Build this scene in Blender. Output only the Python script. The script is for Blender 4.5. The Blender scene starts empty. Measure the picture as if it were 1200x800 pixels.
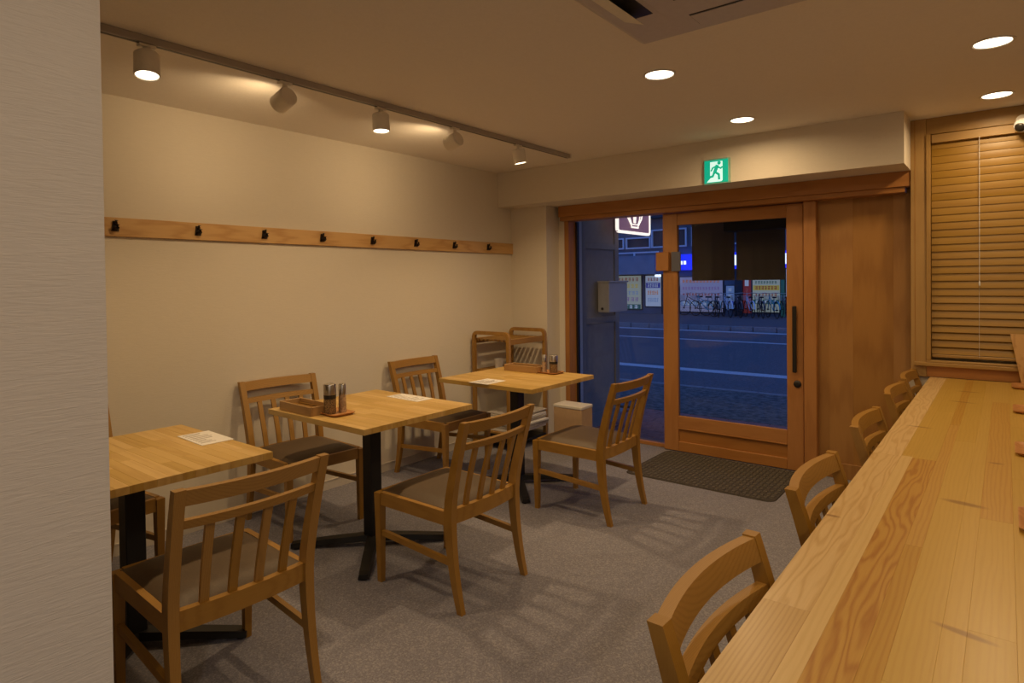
import bpy, bmesh, math, random
from mathutils import Vector, Matrix
random.seed(7)
R = math.radians
SC = bpy.context.scene
COL = SC.collection

# ---------------------------------------------------------------- camera
cam_d = bpy.data.cameras.new('camera')
cam = bpy.data.objects.new('camera', cam_d); COL.objects.link(cam)
_y, _p, _r = R(38.5271), R(-0.8168), R(-0.6637)
_f = Vector((-math.sin(_y)*math.cos(_p), math.cos(_y)*math.cos(_p), math.sin(_p)))
_a = Vector((math.cos(_y), math.sin(_y), 0)); _u = _a.cross(_f)
_a2 = _a*math.cos(_r) + _u*math.sin(_r); _u2 = -_a*math.sin(_r) + _u*math.cos(_r)
M = Matrix((( _a2.x, _u2.x, -_f.x, 3.6251), (_a2.y, _u2.y, -_f.y, 0.0), (_a2.z, _u2.z, -_f.z, 1.40), (0, 0, 0, 1)))
cam.matrix_world = M
cam_d.sensor_width = 36; cam_d.lens = 726.96/1200*36; cam_d.shift_y = -(400-340.98)/1200
cam_d.clip_start = 0.05; cam_d.clip_end = 200
SC.camera = cam

# ---------------------------------------------------------------- world (dusk sky), exposure
W = bpy.data.worlds.new('dusk'); SC.world = W; W.use_nodes = True
_bg = W.node_tree.nodes['Background']
_bg.inputs[0].default_value = (0.10, 0.20, 0.62, 1); _bg.inputs[1].default_value = 1.05
SC.view_settings.view_transform = 'Standard'; SC.view_settings.look = 'None'
SC.view_settings.exposure = 0.06; SC.view_settings.gamma = 1.0
SC.view_settings.use_curve_mapping = False

WARM = (1.0, 0.69, 0.36)
def lamp(name, kind, loc, power, color=WARM, aim=None, size=0.06, spot=120, blend=0.6):
    d = bpy.data.lights.new(name, kind); d.energy = power; d.color = color
    if kind == 'SPOT':
        d.spot_size = R(spot); d.spot_blend = blend; d.shadow_soft_size = size
    elif kind == 'AREA':
        d.shape = 'DISK'; d.size = size
    else:
        d.shadow_soft_size = size
    o = bpy.data.objects.new(name, d); COL.objects.link(o); o.location = loc
    v = Vector(aim if aim else (0, 0, -1)).normalized()
    o.rotation_euler = v.to_track_quat('-Z', 'Y').to_euler()
    return o

P_SPOT, P_DOWN = 5.9, 4.8
# ---------------------------------------------------------------- materials
def newmat(name):
    m = bpy.data.materials.new(name); m.use_nodes = True
    nt = m.node_tree; return m, nt, nt.nodes['Principled BSDF']
def nd(nt, t, **kw):
    n = nt.nodes.new(t)
    for k, v in kw.items(): setattr(n, k, v)
    return n
def math_n(nt, op, a, b=None, c=None):
    n = nd(nt, 'ShaderNodeMath', operation=op)
    for i, q in enumerate((a, b, c)):
        if q is None: continue
        if isinstance(q, (int, float)): n.inputs[i].default_value = q
        else: nt.links.new(q, n.inputs[i])
    return n.outputs[0]
def mixc(nt, fac, a, b):
    n = nd(nt, 'ShaderNodeMix', data_type='RGBA')
    for i, q in ((0, fac), (6, a), (7, b)):
        if isinstance(q, (int, float)): n.inputs[i].default_value = q
        elif isinstance(q, tuple): n.inputs[i].default_value = (*q[:3], 1)
        else: nt.links.new(q, n.inputs[i])
    return n.outputs[2]
def ramp(nt, fac, stops):
    n = nd(nt, 'ShaderNodeValToRGB'); cr = n.color_ramp
    while len(cr.elements) < len(stops): cr.elements.new(0.5)
    for e, (p, c) in zip(cr.elements, stops): e.position = p; e.color = (*c, 1) if len(c) == 3 else c
    nt.links.new(fac, n.inputs[0]); return n.outputs[0]

def plain(name, col, rough=0.5, metal=0.0, noise=0.0, nscale=40, bump=0.0, spec=0.5, coat=0.0):
    m, nt, b = newmat(name)
    b.inputs['Base Color'].default_value = (*col, 1); b.inputs['Roughness'].default_value = rough
    b.inputs['Metallic'].default_value = metal; b.inputs['Specular IOR Level'].default_value = spec
    b.inputs['Coat Weight'].default_value = coat
    tc = nd(nt, 'ShaderNodeTexCoord'); nz = nd(nt, 'ShaderNodeTexNoise')
    nz.inputs['Scale'].default_value = nscale; nz.inputs['Detail'].default_value = 4
    nt.links.new(tc.outputs['Object'], nz.inputs['Vector'])
    k = max(noise, 0.03)
    c = ramp(nt, nz.outputs['Fac'], [(0.3, tuple(x*(1-k) for x in col)), (0.7, tuple(min(1, x*(1+k)) for x in col))])
    nt.links.new(c, b.inputs['Base Color'])
    if bump:
        bp = nd(nt, 'ShaderNodeBump'); bp.inputs['Strength'].default_value = bump; bp.inputs['Distance'].default_value = 0.002
        nt.links.new(nz.outputs['Fac'], bp.inputs['Height']); nt.links.new(bp.outputs[0], b.inputs['Normal'])
    return m
def emit(name, col, s):
    m, nt, b = newmat(name)
    b.inputs['Base Color'].default_value = (*[x*.6 for x in col], 1)
    b.inputs['Emission Color'].default_value = (*col, 1); b.inputs['Emission Strength'].default_value = s
    return m

def wood(name, light, dark, axis='X', ring=60.0, k2=900.0, k1=3.0, nstr=1.2, tone=0.18, rough=0.45, sharp=0.5, knots=None, coat=0.0, k3=0.0):
    """plain-sawn wood: rings follow along*k1 + across^2*k2 + noise, so boards show cathedral arcs"""
    m, nt, b = newmat(name)
    L = nt.links
    tc = nd(nt, 'ShaderNodeTexCoord'); oi = nd(nt, 'ShaderNodeObjectInfo')
    sp = nd(nt, 'ShaderNodeSeparateXYZ'); L.new(tc.outputs['Object'], sp.inputs[0])
    ax = {'X': (0, 1, 2), 'Y': (1, 0, 2), 'Z': (2, 1, 0)}[axis]
    along, acr, dep = (sp.outputs[i] for i in ax)
    rnd = oi.outputs['Random']
    al = math_n(nt, 'ADD', along, math_n(nt, 'MULTIPLY', rnd, 31.0))
    cb = nd(nt, 'ShaderNodeCombineXYZ')
    L.new(math_n(nt, 'MULTIPLY', al, 1.6), cb.inputs[0]); L.new(math_n(nt, 'MULTIPLY', acr, 13.0), cb.inputs[1]); L.new(math_n(nt, 'MULTIPLY', dep, 13.0), cb.inputs[2])
    nz = nd(nt, 'ShaderNodeTexNoise'); nz.inputs['Scale'].default_value = 1.5; nz.inputs['Detail'].default_value = 2.0
    L.new(cb.outputs[0], nz.inputs['Vector'])
    cen = math_n(nt, 'ADD', acr, math_n(nt, 'MULTIPLY', math_n(nt, 'SUBTRACT', rnd, 0.5), 0.05))
    v = math_n(nt, 'ADD', math_n(nt, 'MULTIPLY', al, k1*6.0), math_n(nt, 'MULTIPLY', math_n(nt, 'MULTIPLY', cen, cen), k2*6.0))
    v = math_n(nt, 'ADD', v, math_n(nt, 'MULTIPLY', nz.outputs['Fac'], ring*nstr*0.6))
    if k3: v = math_n(nt, 'ADD', v, math_n(nt, 'MULTIPLY', acr, k3))
    s = math_n(nt, 'MULTIPLY_ADD', math_n(nt, 'SINE', v), 0.5, 0.5)
    s = math_n(nt, 'POWER', s, 2.2)
    # fine fibre
    cf = nd(nt, 'ShaderNodeCombineXYZ')
    L.new(math_n(nt, 'MULTIPLY', al, 12.0), cf.inputs[0]); L.new(math_n(nt, 'MULTIPLY', acr, 420.0), cf.inputs[1]); L.new(math_n(nt, 'MULTIPLY', dep, 420.0), cf.inputs[2])
    nf = nd(nt, 'ShaderNodeTexNoise'); nf.inputs['Scale'].default_value = 1.0; nf.inputs['Detail'].default_value = 3.0
    L.new(cf.outputs[0], nf.inputs['Vector'])
    fac = math_n(nt, 'ADD', math_n(nt, 'MULTIPLY', s, sharp), math_n(nt, 'MULTIPLY', math_n(nt, 'SUBTRACT', nf.outputs['Fac'], 0.35), 0.55))
    c = mixc(nt, fac, light, dark)
    # tone per piece
    hsv = nd(nt, 'ShaderNodeHueSaturation')
    L.new(math_n(nt, 'ADD', math_n(nt, 'MULTIPLY', rnd, 2*tone), 1.0-tone), hsv.inputs['Value'])
    L.new(math_n(nt, 'SUBTRACT', 1.0 + tone*0.5, math_n(nt, 'MULTIPLY', rnd, tone)), hsv.inputs['Saturation'])
    L.new(c, hsv.inputs['Color']); c = hsv.outputs[0]
    if knots:
        geo = nd(nt, 'ShaderNodeNewGeometry')
        tot = None
        for (kx, ky, rx, ry, rot) in knots:
            mp = nd(nt, 'ShaderNodeVectorMath', operation='SUBTRACT'); mp.inputs[1].default_value = (kx, ky, 0)
            L.new(geo.outputs['Position'], mp.inputs[0])
            rt = nd(nt, 'ShaderNodeVectorRotate', rotation_type='Z_AXIS'); rt.inputs['Angle'].default_value = rot
            L.new(mp.outputs[0], rt.inputs['Vector'])
            s2 = nd(nt, 'ShaderNodeVectorMath', operation='MULTIPLY'); s2.inputs[1].default_value = (1/rx, 1/ry, 0)
            L.new(rt.outputs[0], s2.inputs[0])
            ln = nd(nt, 'ShaderNodeVectorMath', operation='LENGTH'); L.new(s2.outputs[0], ln.inputs[0])
            q = nd(nt, 'ShaderNodeMapRange'); q.inputs['From Min'].default_value = 1.25; q.inputs['From Max'].default_value = 0.6
            L.new(ln.outputs['Value'], q.inputs['Value'])
            tot = q.outputs[0] if tot is None else math_n(nt, 'MAXIMUM', tot, q.outputs[0])
        c = mixc(nt, math_n(nt, 'MULTIPLY', tot, 0.6), c, (0.16, 0.055, 0.012))
    L.new(c, b.inputs['Base Color'])
    b.inputs['Roughness'].default_value = rough; b.inputs['Coat Weight'].default_value = coat
    b.inputs['Coat Roughness'].default_value = 0.25
    bp = nd(nt, 'ShaderNodeBump'); bp.inputs['Strength'].default_value = 0.12; bp.inputs['Distance'].default_value = 0.001
    L.new(nf.outputs['Fac'], bp.inputs['Height']); L.new(bp.outputs[0], b.inputs['Normal'])
    return m

def wallpaper(name, col, axis, bump=0.35, sc=None):
    m, nt, b = newmat(name); L = nt.links
    tc = nd(nt, 'ShaderNodeTexCoord'); mp = nd(nt, 'ShaderNodeMapping')
    mp.inputs['Scale'].default_value = sc or {'Y': (60, 22, 190), 'X': (22, 60, 190), 'Z': (60, 60, 60)}[axis]
    L.new(tc.outputs['Object'], mp.inputs[0])
    nz = nd(nt, 'ShaderNodeTexNoise'); nz.inputs['Scale'].default_value = 1.0; nz.inputs['Detail'].default_value = 5; nz.inputs['Distortion'].default_value = 1.2
    L.new(mp.outputs[0], nz.inputs['Vector'])
    c = ramp(nt, nz.outputs['Fac'], [(0.3, tuple(x*0.96 for x in col)), (0.7, col)])
    L.new(c, b.inputs['Base Color']); b.inputs['Roughness'].default_value = 0.9; b.inputs['Specular IOR Level'].default_value = 0.2
    bp = nd(nt, 'ShaderNodeBump'); bp.inputs['Strength'].default_value = bump; bp.inputs['Distance'].default_value = 0.002
    L.new(nz.outputs['Fac'], bp.inputs['Height']); L.new(bp.outputs[0], b.inputs['Normal'])
    return m

def speckle(name, a, b_, scale, rough=0.9, big=0.0, c3=None):
    m, nt, b = newmat(name); L = nt.links
    tc = nd(nt, 'ShaderNodeTexCoord')
    nz = nd(nt, 'ShaderNodeTexNoise'); nz.inputs['Scale'].default_value = scale; nz.inputs['Detail'].default_value = 3; nz.inputs['Roughness'].default_value = 0.7
    L.new(tc.outputs['Object'], nz.inputs['Vector'])
    vo = nd(nt, 'ShaderNodeTexVoronoi'); vo.inputs['Scale'].default_value = scale*0.8
    L.new(tc.outputs['Object'], vo.inputs['Vector'])
    c = ramp(nt, nz.outputs['Fac'], [(0.38, a), (0.62, b_)])
    if c3:
        q = nd(nt, 'ShaderNodeSeparateColor'); L.new(vo.outputs['Color'], q.inputs[0])
        g = math_n(nt, 'GREATER_THAN', q.outputs[0], 0.8)
        c = mixc(nt, math_n(nt, 'MULTIPLY', g, 0.5), c, c3)
    L.new(c, b.inputs['Base Color']); b.inputs['Roughness'].default_value = rough; b.inputs['Specular IOR Level'].default_value = 0.3
    bp = nd(nt, 'ShaderNodeBump'); bp.inputs['Strength'].default_value = 0.3; bp.inputs['Distance'].default_value = 0.003
    L.new(nz.outputs['Fac'], bp.inputs['Height']); L.new(bp.outputs[0], b.inputs['Normal'])
    return m

def glass_mat(name, tint=(0.93, 0.96, 0.97)):
    m, nt, b = newmat(name); L = nt.links
    nt.nodes.remove(b); out = nt.nodes['Material Output']
    t = nd(nt, 'ShaderNodeBsdfTransparent'); t.inputs[0].default_value = (*tint, 1)
    g = nd(nt, 'ShaderNodeBsdfGlossy'); g.inputs['Roughness'].default_value = 0.02
    fr = nd(nt, 'ShaderNodeFresnel'); fr.inputs[0].default_value = 1.35
    mx = nd(nt, 'ShaderNodeMixShader'); L.new(fr.outputs[0], mx.inputs[0]); L.new(t.outputs[0], mx.inputs[1]); L.new(g.outputs[0], mx.inputs[2])
    L.new(mx.outputs[0], out.inputs[0]); return m

MT = {}
MT['wall_y'] = wallpaper('wallpaper_y', (0.74, 0.68, 0.58), 'Y')
MT['wall_x'] = wallpaper('wallpaper_x', (0.74, 0.68, 0.58), 'X')
MT['partition'] = wallpaper('wallpaper_white', (0.74, 0.715, 0.69), 'Y', 0.75, (60, 14, 150))
MT['ceil'] = wallpaper('ceiling_paper', (0.88, 0.83, 0.76), 'Z')
MT['floor'] = speckle('floor_vinyl', (0.175, 0.168, 0.20), (0.265, 0.26, 0.31), 190, c3=(0.36, 0.35, 0.37))
MT['white_pl'] = plain('white_plastic', (0.72, 0.69, 0.64), 0.4)
MT['base'] = plain('baseboard_white', (0.62, 0.57, 0.5), 0.5)
CH_L, CH_D = (0.37, 0.195, 0.036), (0.25, 0.115, 0.015)
for a in 'XYZ': MT['chair'+a] = wood('oak_'+a, CH_L, CH_D, a, ring=14, k2=500, k1=1.5, tone=0.08, rough=0.42, sharp=0.35)
MT['leather'] = plain('taupe_leatherette', (0.095, 0.062, 0.034), 0.55, noise=0.10, nscale=120, bump=0.2)
MT['stave'] = wood('table_beech', (0.58, 0.385, 0.125), (0.44, 0.25, 0.065), 'X', ring=10, k2=700, k1=1.0, tone=0.13, rough=0.38, sharp=0.4)
KN = [(3.568, 1.332, .045, .010, .25), (3.246+.02, 1.792, .02, .008, 0), (3.466, 4.172, .05, .014, 0), (3.456, 3.813, .055, .012, .15), (3.344, 3.08, .045, .010, .1), (3.535, 2.102, .05, .016, .2), (3.60, 2.62, .02, .01, 0)]
MT['pine_pale'] = wood('pine_pale', (0.66, 0.47, 0.225), (0.48, 0.29, 0.10), 'Y', ring=60, k2=150, k1=.6, nstr=1.0, k3=260, tone=0.05, rough=0.36, sharp=0.55, knots=KN, coat=0.25)
MT['pine_mid'] = wood('pine_mid', (0.52, 0.335, 0.070), (0.44, 0.25, 0.040), 'Y', ring=26, k2=60, k1=.3, nstr=1.0, k3=520, tone=0.05, rough=0.36, sharp=0.3, knots=KN, coat=0.25)
MT['pine_orange'] = wood('pine_orange', (0.50, 0.285, 0.055), (0.34, 0.135, 0.016), 'Y', ring=62, k2=200, k1=.6, nstr=1.0, k3=330, tone=0.05, rough=0.36, sharp=0.7, knots=KN, coat=0.25)
MT['pine_plain'] = wood('pine_plain', (0.66, 0.47, 0.21), (0.53, 0.34, 0.12), 'Y', ring=20, k2=60, k1=.3, nstr=1.0, k3=380, tone=0.05, rough=0.36, sharp=0.3, knots=KN, coat=0.25)
MT['pine_tan'] = wood('pine_tan', (0.56, 0.375, 0.155), (0.40, 0.235, 0.075), 'Y', ring=24, k2=60, k1=.3, nstr=1.0, k3=700, tone=0.04, rough=0.36, sharp=0.45, knots=KN, coat=0.25)
MT['pine_warm'] = wood('pine_warm', (0.50, 0.295, 0.058), (0.39, 0.18, 0.025), 'Y', ring=30, k2=60, k1=.3, nstr=1.0, k3=560, tone=0.05, rough=0.36, sharp=0.45, knots=KN, coat=0.25)
for a in 'XYZ': MT['cedar'+a] = wood('cedar_'+a, (0.44, 0.195, 0.052), (0.32, 0.125, 0.027), a, ring=14, k2=220, k1=1.2, tone=0.06, rough=0.45, sharp=0.4)
for a in 'XYZ': MT['casing'+a] = wood('casing_'+a, (0.40, 0.245, 0.08), (0.31, 0.17, 0.05), a, ring=10, k2=120, k1=0.8, tone=0.05, rough=0.45, sharp=0.35)
MT['rail'] = wood('rail_pine', (0.62, 0.38, 0.15), (0.46, 0.24, 0.07), 'Y', ring=20, k2=400, k1=3, tone=0.04, rough=0.45, sharp=0.6)
MT['slat'] = wood('blind_wood', (0.32, 0.175, 0.015), (0.27, 0.135, 0.010), 'X', ring=8, k2=300, k1=1, tone=0.06, rough=0.4, sharp=0.4)
MT['panel'] = wood('pocket_panel_veneer', (0.40, 0.20, 0.052), (0.29, 0.13, 0.03), 'Z', ring=20, nstr=.5, k2=60, k1=2.0, tone=0.05, rough=0.5, sharp=0.55)
MT['black'] = plain('black_steel', (0.008, 0.008, 0.009), 0.45)
MT['blackpl'] = plain('black_plastic', (0.02, 0.018, 0.016), 0.35)
MT['hook'] = plain('dark_iron', (0.025, 0.016, 0.012), 0.4, metal=0.5)
MT['track'] = plain('track_grey', (0.42, 0.38, 0.34), 0.4)
MT['spot'] = plain('spot_white', (0.80, 0.75, 0.66), 0.4)
MT['glow'] = emit('lamp_glow', (1.0, 0.86, 0.62), 5)
MT['glass'] = glass_mat('pane_glass')
MT['paper'] = plain('paper_white', (0.74, 0.72, 0.69), 0.7)
MT['ink'] = plain('ink_grey', (0.28, 0.24, 0.23), 0.8)
MT['news'] = plain('newsprint', (0.48, 0.44, 0.40), 0.85, noise=0.2, nscale=60)
MT['noren'] = plain('dark_cloth', (0.14, 0.105, 0.08), 0.95, noise=0.15, nscale=200, bump=0.3)
MT['steel'] = plain('brushed_steel', (0.55, 0.52, 0.48), 0.28, metal=1.0)
MT['pepper'] = speckle('peppercorns', (0.03, 0.02, 0.012), (0.42, 0.28, 0.14), 260, 0.5)
MT['traywood'] = wood('tray_wood', (0.50, 0.235, 0.08), (0.36, 0.15, 0.045), 'X', ring=8, k2=200, tone=0.05)
MT['boxwood'] = wood('box_wood', (0.42, 0.25, 0.10), (0.30, 0.16, 0.055), 'X', ring=8, k2=200, tone=0.05)
MT['mat'] = plain('mat_brown', (0.055, 0.046, 0.038), 0.95, noise=0.3, nscale=300)
MT['mat2'] = plain('mat_rib', (0.115, 0.098, 0.08), 0.95, noise=0.25, nscale=300)
MT['boxwhite'] = plain('box_white', (0.62, 0.55, 0.48), 0.6)
MT['plate'] = plain('catch_plate_blue', (0.13, 0.14, 0.19), 0.3)
MT['boxtan'] = plain('box_tan', (0.50, 0.34, 0.20), 0.6)
MT['acw'] = plain('ac_plastic', (0.60, 0.56, 0.55), 0.4)
MT['acl'] = plain('ac_louvre', (0.80, 0.76, 0.66), 0.4)
MT['asphalt'] = speckle('asphalt', (0.085, 0.09, 0.10), (0.135, 0.14, 0.155), 30)
MT['asphalt2'] = speckle('footpath_asphalt', (0.055, 0.065, 0.065), (0.15, 0.155, 0.15), 14)
MT['white_paint'] = plain('road_paint', (0.50, 0.52, 0.54), 0.7, noise=0.1)
MT['kerb'] = plain('kerb_stone', (0.22, 0.225, 0.23), 0.85, noise=0.15, nscale=12)
MT['paver'] = plain('paver_clay', (0.26, 0.13, 0.12), 0.85, noise=0.15, nscale=20)
MT['extwall'] = plain('porch_render', (0.30, 0.27, 0.23), 0.8, noise=0.06, nscale=20)
MT['facade'] = plain('facade_blue_grey', (0.15, 0.18, 0.22), 0.8, noise=0.1, nscale=2)
MT['facdark'] = plain('facade_dark', (0.035, 0.04, 0.05), 0.6)
MT['winframe'] = plain('window_white', (0.80, 0.84, 0.90), 0.5)
MT['tyre'] = plain('tyre_rubber', (0.015, 0.015, 0.018), 0.8)
MT['dkplane'] = plain('dark_void', (0.02, 0.02, 0.022), 0.7)

# ---------------------------------------------------------------- geometry helpers
def bm_box(bm, x0, x1, y0, y1, z0, z1, bev=0.0):
    vs = [bm.verts.new((x, y, z)) for x in (x0, x1) for y in (y0, y1) for z in (z0, z1)]
    F = [(0, 1, 3, 2), (4, 6, 7, 5), (0, 4, 5, 1), (2, 3, 7, 6), (0, 2, 6, 4), (1, 5, 7, 3)]
    fs = [bm.faces.new([vs[i] for i in f]) for f in F]
    if bev:
        es = list({e for f in fs for e in f.edges})
        bmesh.ops.bevel(bm, geom=es, offset=bev, segments=1, affect='EDGES')
def bm_loft(bm, rings, bev=0.0, close=False):
    """rings: list of equally long lists of points"""
    vr = [[bm.verts.new(p) for p in r] for r in rings]
    n = len(vr[0]); fs = []
    for a, b in zip(vr[:-1], vr[1:]):
        for i in range(n): fs.append(bm.faces.new((a[i], a[(i+1) % n], b[(i+1) % n], b[i])))
    if close:
        for i in range(n): fs.append(bm.faces.new((vr[-1][i], vr[-1][(i+1) % n], vr[0][(i+1) % n], vr[0][i])))
    else:
        fs.append(bm.faces.new(vr[0][::-1])); fs.append(bm.faces.new(vr[-1]))
    if bev:
        es = [e for e in {e for f in fs for e in f.edges} if len(e.link_faces) == 2 and e.calc_face_angle(0) > 0.6]
        bmesh.ops.bevel(bm, geom=es, offset=bev, segments=2, affect='EDGES')
def bm_lathe(bm, prof, seg=20, ctr=(0, 0, 0), mat=None):
    rings = []
    for r, z in prof:
        rings.append([Vector((max(r, 1e-4)*math.cos(2*math.pi*i/seg), max(r, 1e-4)*math.sin(2*math.pi*i/seg), z)) for i in range(seg)])
    if mat: rings = [[mat @ p for p in r] for r in rings]
    rings = [[p + Vector(ctr) for p in r] for r in rings]
    bm_loft(bm, rings)
def bm_tube(bm, pts, r, seg=8, close=False):
    pts = [Vector(p) for p in pts]; rings = []
    n = len(pts)
    for i, p in enumerate(pts):
        a = pts[(i-1) % n] if (i > 0 or close) else p; b = pts[(i+1) % n] if (i < n-1 or close) else p
        t = (b-a).normalized(); up = Vector((0, 0, 1)) if abs(t.z) < 0.9 else Vector((1, 0, 0))
        s = t.cross(up).normalized(); u = s.cross(t)
        rr = r[i] if isinstance(r, (list, tuple)) else r
        rings.append([p + s*rr*math.cos(2*math.pi*k/seg) + u*rr*math.sin(2*math.pi*k/seg) for k in range(seg)])
    bm_loft(bm, rings, close=close)
def obj(name, bm, mat, parent=None, smooth=False, kind=None, origin=None):
    bmesh.ops.recalc_face_normals(bm, faces=bm.faces[:])
    me = bpy.data.meshes.new(name); bm.to_mesh(me); bm.free()
    mats = mat if isinstance(mat, (list, tuple)) else [mat]
    for q in mats: me.materials.append(q)
    if smooth:
        for p in me.polygons: p.use_smooth = True
        try: me.set_sharp_from_angle(angle=R(40))
        except Exception: pass
    o = bpy.data.objects.new(name, me); COL.objects.link(o)
    if origin is not None:
        me.transform(Matrix.Translation(-Vector(origin))); o.location = origin
    if parent: o.parent = parent
    if kind: o['kind'] = kind
    return o
def box(name, x0, x1, y0, y1, z0, z1, mat, parent=None, bev=0.0, kind=None):
    """box whose origin is its own centre (in the parent's space)"""
    bm = bmesh.new(); bm_box(bm, x0, x1, y0, y1, z0, z1, bev)
    c = ((x0+x1)/2, (y0+y1)/2, (z0+z1)/2)
    return obj(name, bm, mat, parent, kind=kind, origin=c)
def thing(name, label, cat, loc=(0, 0, 0), rz=0.0, group=None):
    o = bpy.data.objects.new(name, None); COL.objects.link(o); o.empty_display_size = 0.1
    o.location = loc; o.rotation_euler = (0, 0, rz); o['label'] = label; o['category'] = cat
    if group: o['group'] = group
    return o
def tag(o, label, cat, group=None):
    o['label'] = label; o['category'] = cat
    if group: o['group'] = group
    return o
def dup(root, loc, rz=0.0, label=None, group=None):
    r = root.copy(); COL.objects.link(r); r.location = loc; r.rotation_euler = (0, 0, rz)
    if label: r['label'] = label
    if group: r['group'] = group
    for ch in list(root.children):
        c = ch.copy(); COL.objects.link(c); c.parent = r
        for g in list(ch.children):
            d = g.copy(); COL.objects.link(d); d.parent = c
    return r
def poly(name, pts2, plane, parent, mat, th=0.002):
    """flat polygon extruded; plane maps (u,v,w)->xyz"""
    bm = bmesh.new()
    bm_loft(bm, [[Vector(plane(u, v, 0)) for u, v in pts2], [Vector(plane(u, v, th)) for u, v in pts2]])
    return obj(name, bm, mat, parent)

H = 2.394
BY, BZ = 4.362, 2.083      # beam front, beam bottom
# ================================================================ SETTING
def struct(name, x0, x1, y0, y1, z0, z1, mat, parent=None, bev=0):
    return box(name, x0, x1, y0, y1, z0, z1, mat, parent, bev, kind='structure')
struct('floor', -0.15, 6.0, -2.0, 4.95, -0.12, 0.0, MT['floor'])
struct('ceiling', -0.15, 6.0, -2.0, 5.05, H, H+0.12, MT['ceil'])
struct('wall_left', -0.15, 0.0, -2.0, 4.552, 0.0, H, MT['wall_y'])
# pillar, return and wall above the door
bm = bmesh.new()
bm_box(bm, -0.15, 0.401, 4.552, 5.05, 0, H)
bm_box(bm, 0.401, 0.461, 4.75, 5.05, 0, 2.10)
bm_box(bm, 0.401, 6.0, 4.86, 5.05, 2.084, H)
bm_box(bm, 3.12, 6.0, 4.70, 5.05, 0, 0.774)
bm_box(bm, 4.50, 6.0, 4.70, 5.05, 0.774, H)
obj('wall_front', bm, MT['wall_x'], kind='structure')
struct('trim_1', 0.0005, 3.151, BY, 4.858, BZ, H-0.0005, MT['wall_x'])      # the dropped beam
struct('wall_back', -0.15, 6.0, -2.12, -2.0, 0, H, MT['wall_x'])
struct('wall_right', 6.0, 6.12, -2.0, 5.05, 0, H, MT['wall_y'])
struct('wall_partition', 2.08, 2.20, -2.0, 0.470, 0, H-0.0005, MT['partition'])
# baseboard (white, with a small top lip)
bm = bmesh.new(); bm_box(bm, 0.0003, 0.008, -2.0, 4.551, 0.0005, 0.058); bm_box(bm, 0.0003, 0.011, -2.0, 4.551, 0.058, 0.064)
obj('baseboard_left', bm, MT['base'], kind='structure')
bm = bmesh.new(); bm_box(bm, 0.012, 0.401, 4.541, 4.5515, 0.0005, 0.062)
obj('baseboard_front', bm, MT['base'], kind='structure')

# ---- timber header over the doorway
hd = struct('trim_2', 0.441, 3.149, 4.685, 4.858, 1.985, 2.0825, MT['cedarX'], bev=0.002)
box('header_lip', 0.447, 3.118, 4.70, 4.858, 1.950, 1.9845, MT['cedarX'], None, 0.002)['kind'] = 'structure'
bpy.data.objects['header_lip'].name = 'trim_3'

# ---- window_1: the fixed pane beside the door
w1 = box('window_1', 0.4615, 0.508, 4.75, 4.92, 0.001, 1.9495, MT['cedarZ'], None, 0.002, 'structure')
def sub(parent, name, x0, x1, y0, y1, z0, z1, mat, bev=0.0):
    b = box(name, x0, x1, y0, y1, z0, z1, mat, parent, bev)
    b.location = Vector(b.location) - Vector(parent.location)
    return b
sub(w1, 'sill', 0.508, 1.50, 4.84, 4.93, 0.001, 0.03, MT['cedarX'], 0.002)
sub(w1, 'gasket', 0.508, 0.527, 4.865, 4.90, 0.03, 1.949, MT['blackpl'])
sub(w1, 'glass_pane', 0.527, 1.50, 4.876, 4.884, 0.03, 1.949, MT['glass'])
# ---- door_1: glazed timber sliding door
DY0, DY1 = 4.790, 4.832
d1 = thing('door_1', '', ''); del d1['label']; del d1['category']; d1['kind'] = 'structure'
d1.location = (1.95, 4.80, 0)
def ds(*a, **k): return sub(d1, *a, **k)
ds('stile', 1.408, 1.533, DY0, DY1, 0.006, 1.945, MT['cedarZ'], 0.003)
ds('stile', 2.372, 2.486, DY0, DY1, 0.006, 1.945, MT['cedarZ'], 0.003)
ds('top_rail', 1.533, 2.372, DY0+.001, DY1-.001, 1.848, 1.944, MT['cedarX'], 0.003)
ds('lower_rail', 1.533, 2.372, DY0+.001, DY1-.001, 0.195, 0.295, MT['cedarX'], 0.003)
ds('lower_panel', 1.533, 2.372, DY0+.014, DY1-.010, 0.085, 0.195, MT['cedarX'])
ds('ledge_moulding', 1.533, 2.372, DY0-.004, DY0+.014, 0.186, 0.1965, MT['cedarX'], 0.002)
ds('bottom_rail', 1.533, 2.372, DY0+.001, DY1-.001, 0.006, 0.085, MT['cedarX'], 0.003)
ds('glass_pane', 1.533, 2.372, 4.808, 4.814, 0.295, 1.848, MT['glass'])
# pull handle: black bar on two standoffs
bm = bmesh.new(); bm_box(bm, 2.419, 2.447, 4.752, 4.770, 0.725, 1.205, 0.004)
bm_box(bm, 2.427, 2.439, 4.770, 4.791, 0.80, 0.82); bm_box(bm, 2.427, 2.439, 4.770, 4.791, 1.11, 1.13)
h = obj('handle', bm, MT['blackpl'], d1, origin=(2.433, 4.77, 0.96)); h.location -= d1.location; h['label'] = 'long black pull bar handle'
bm = bmesh.new(); bm_lathe(bm, [(0.0, 0.012), (0.018, 0.012), (0.026, 0.006), (0.027, 0)], 24, (2.444, 4.790, 0.639), Matrix.Rotation(R(90), 3, 'X'))
h = obj('lock', bm, MT['blackpl'], d1, True, origin=(2.444, 4.79, 0.639)); h.location -= d1.location; h['label'] = 'round black lock below the handle'
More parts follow.
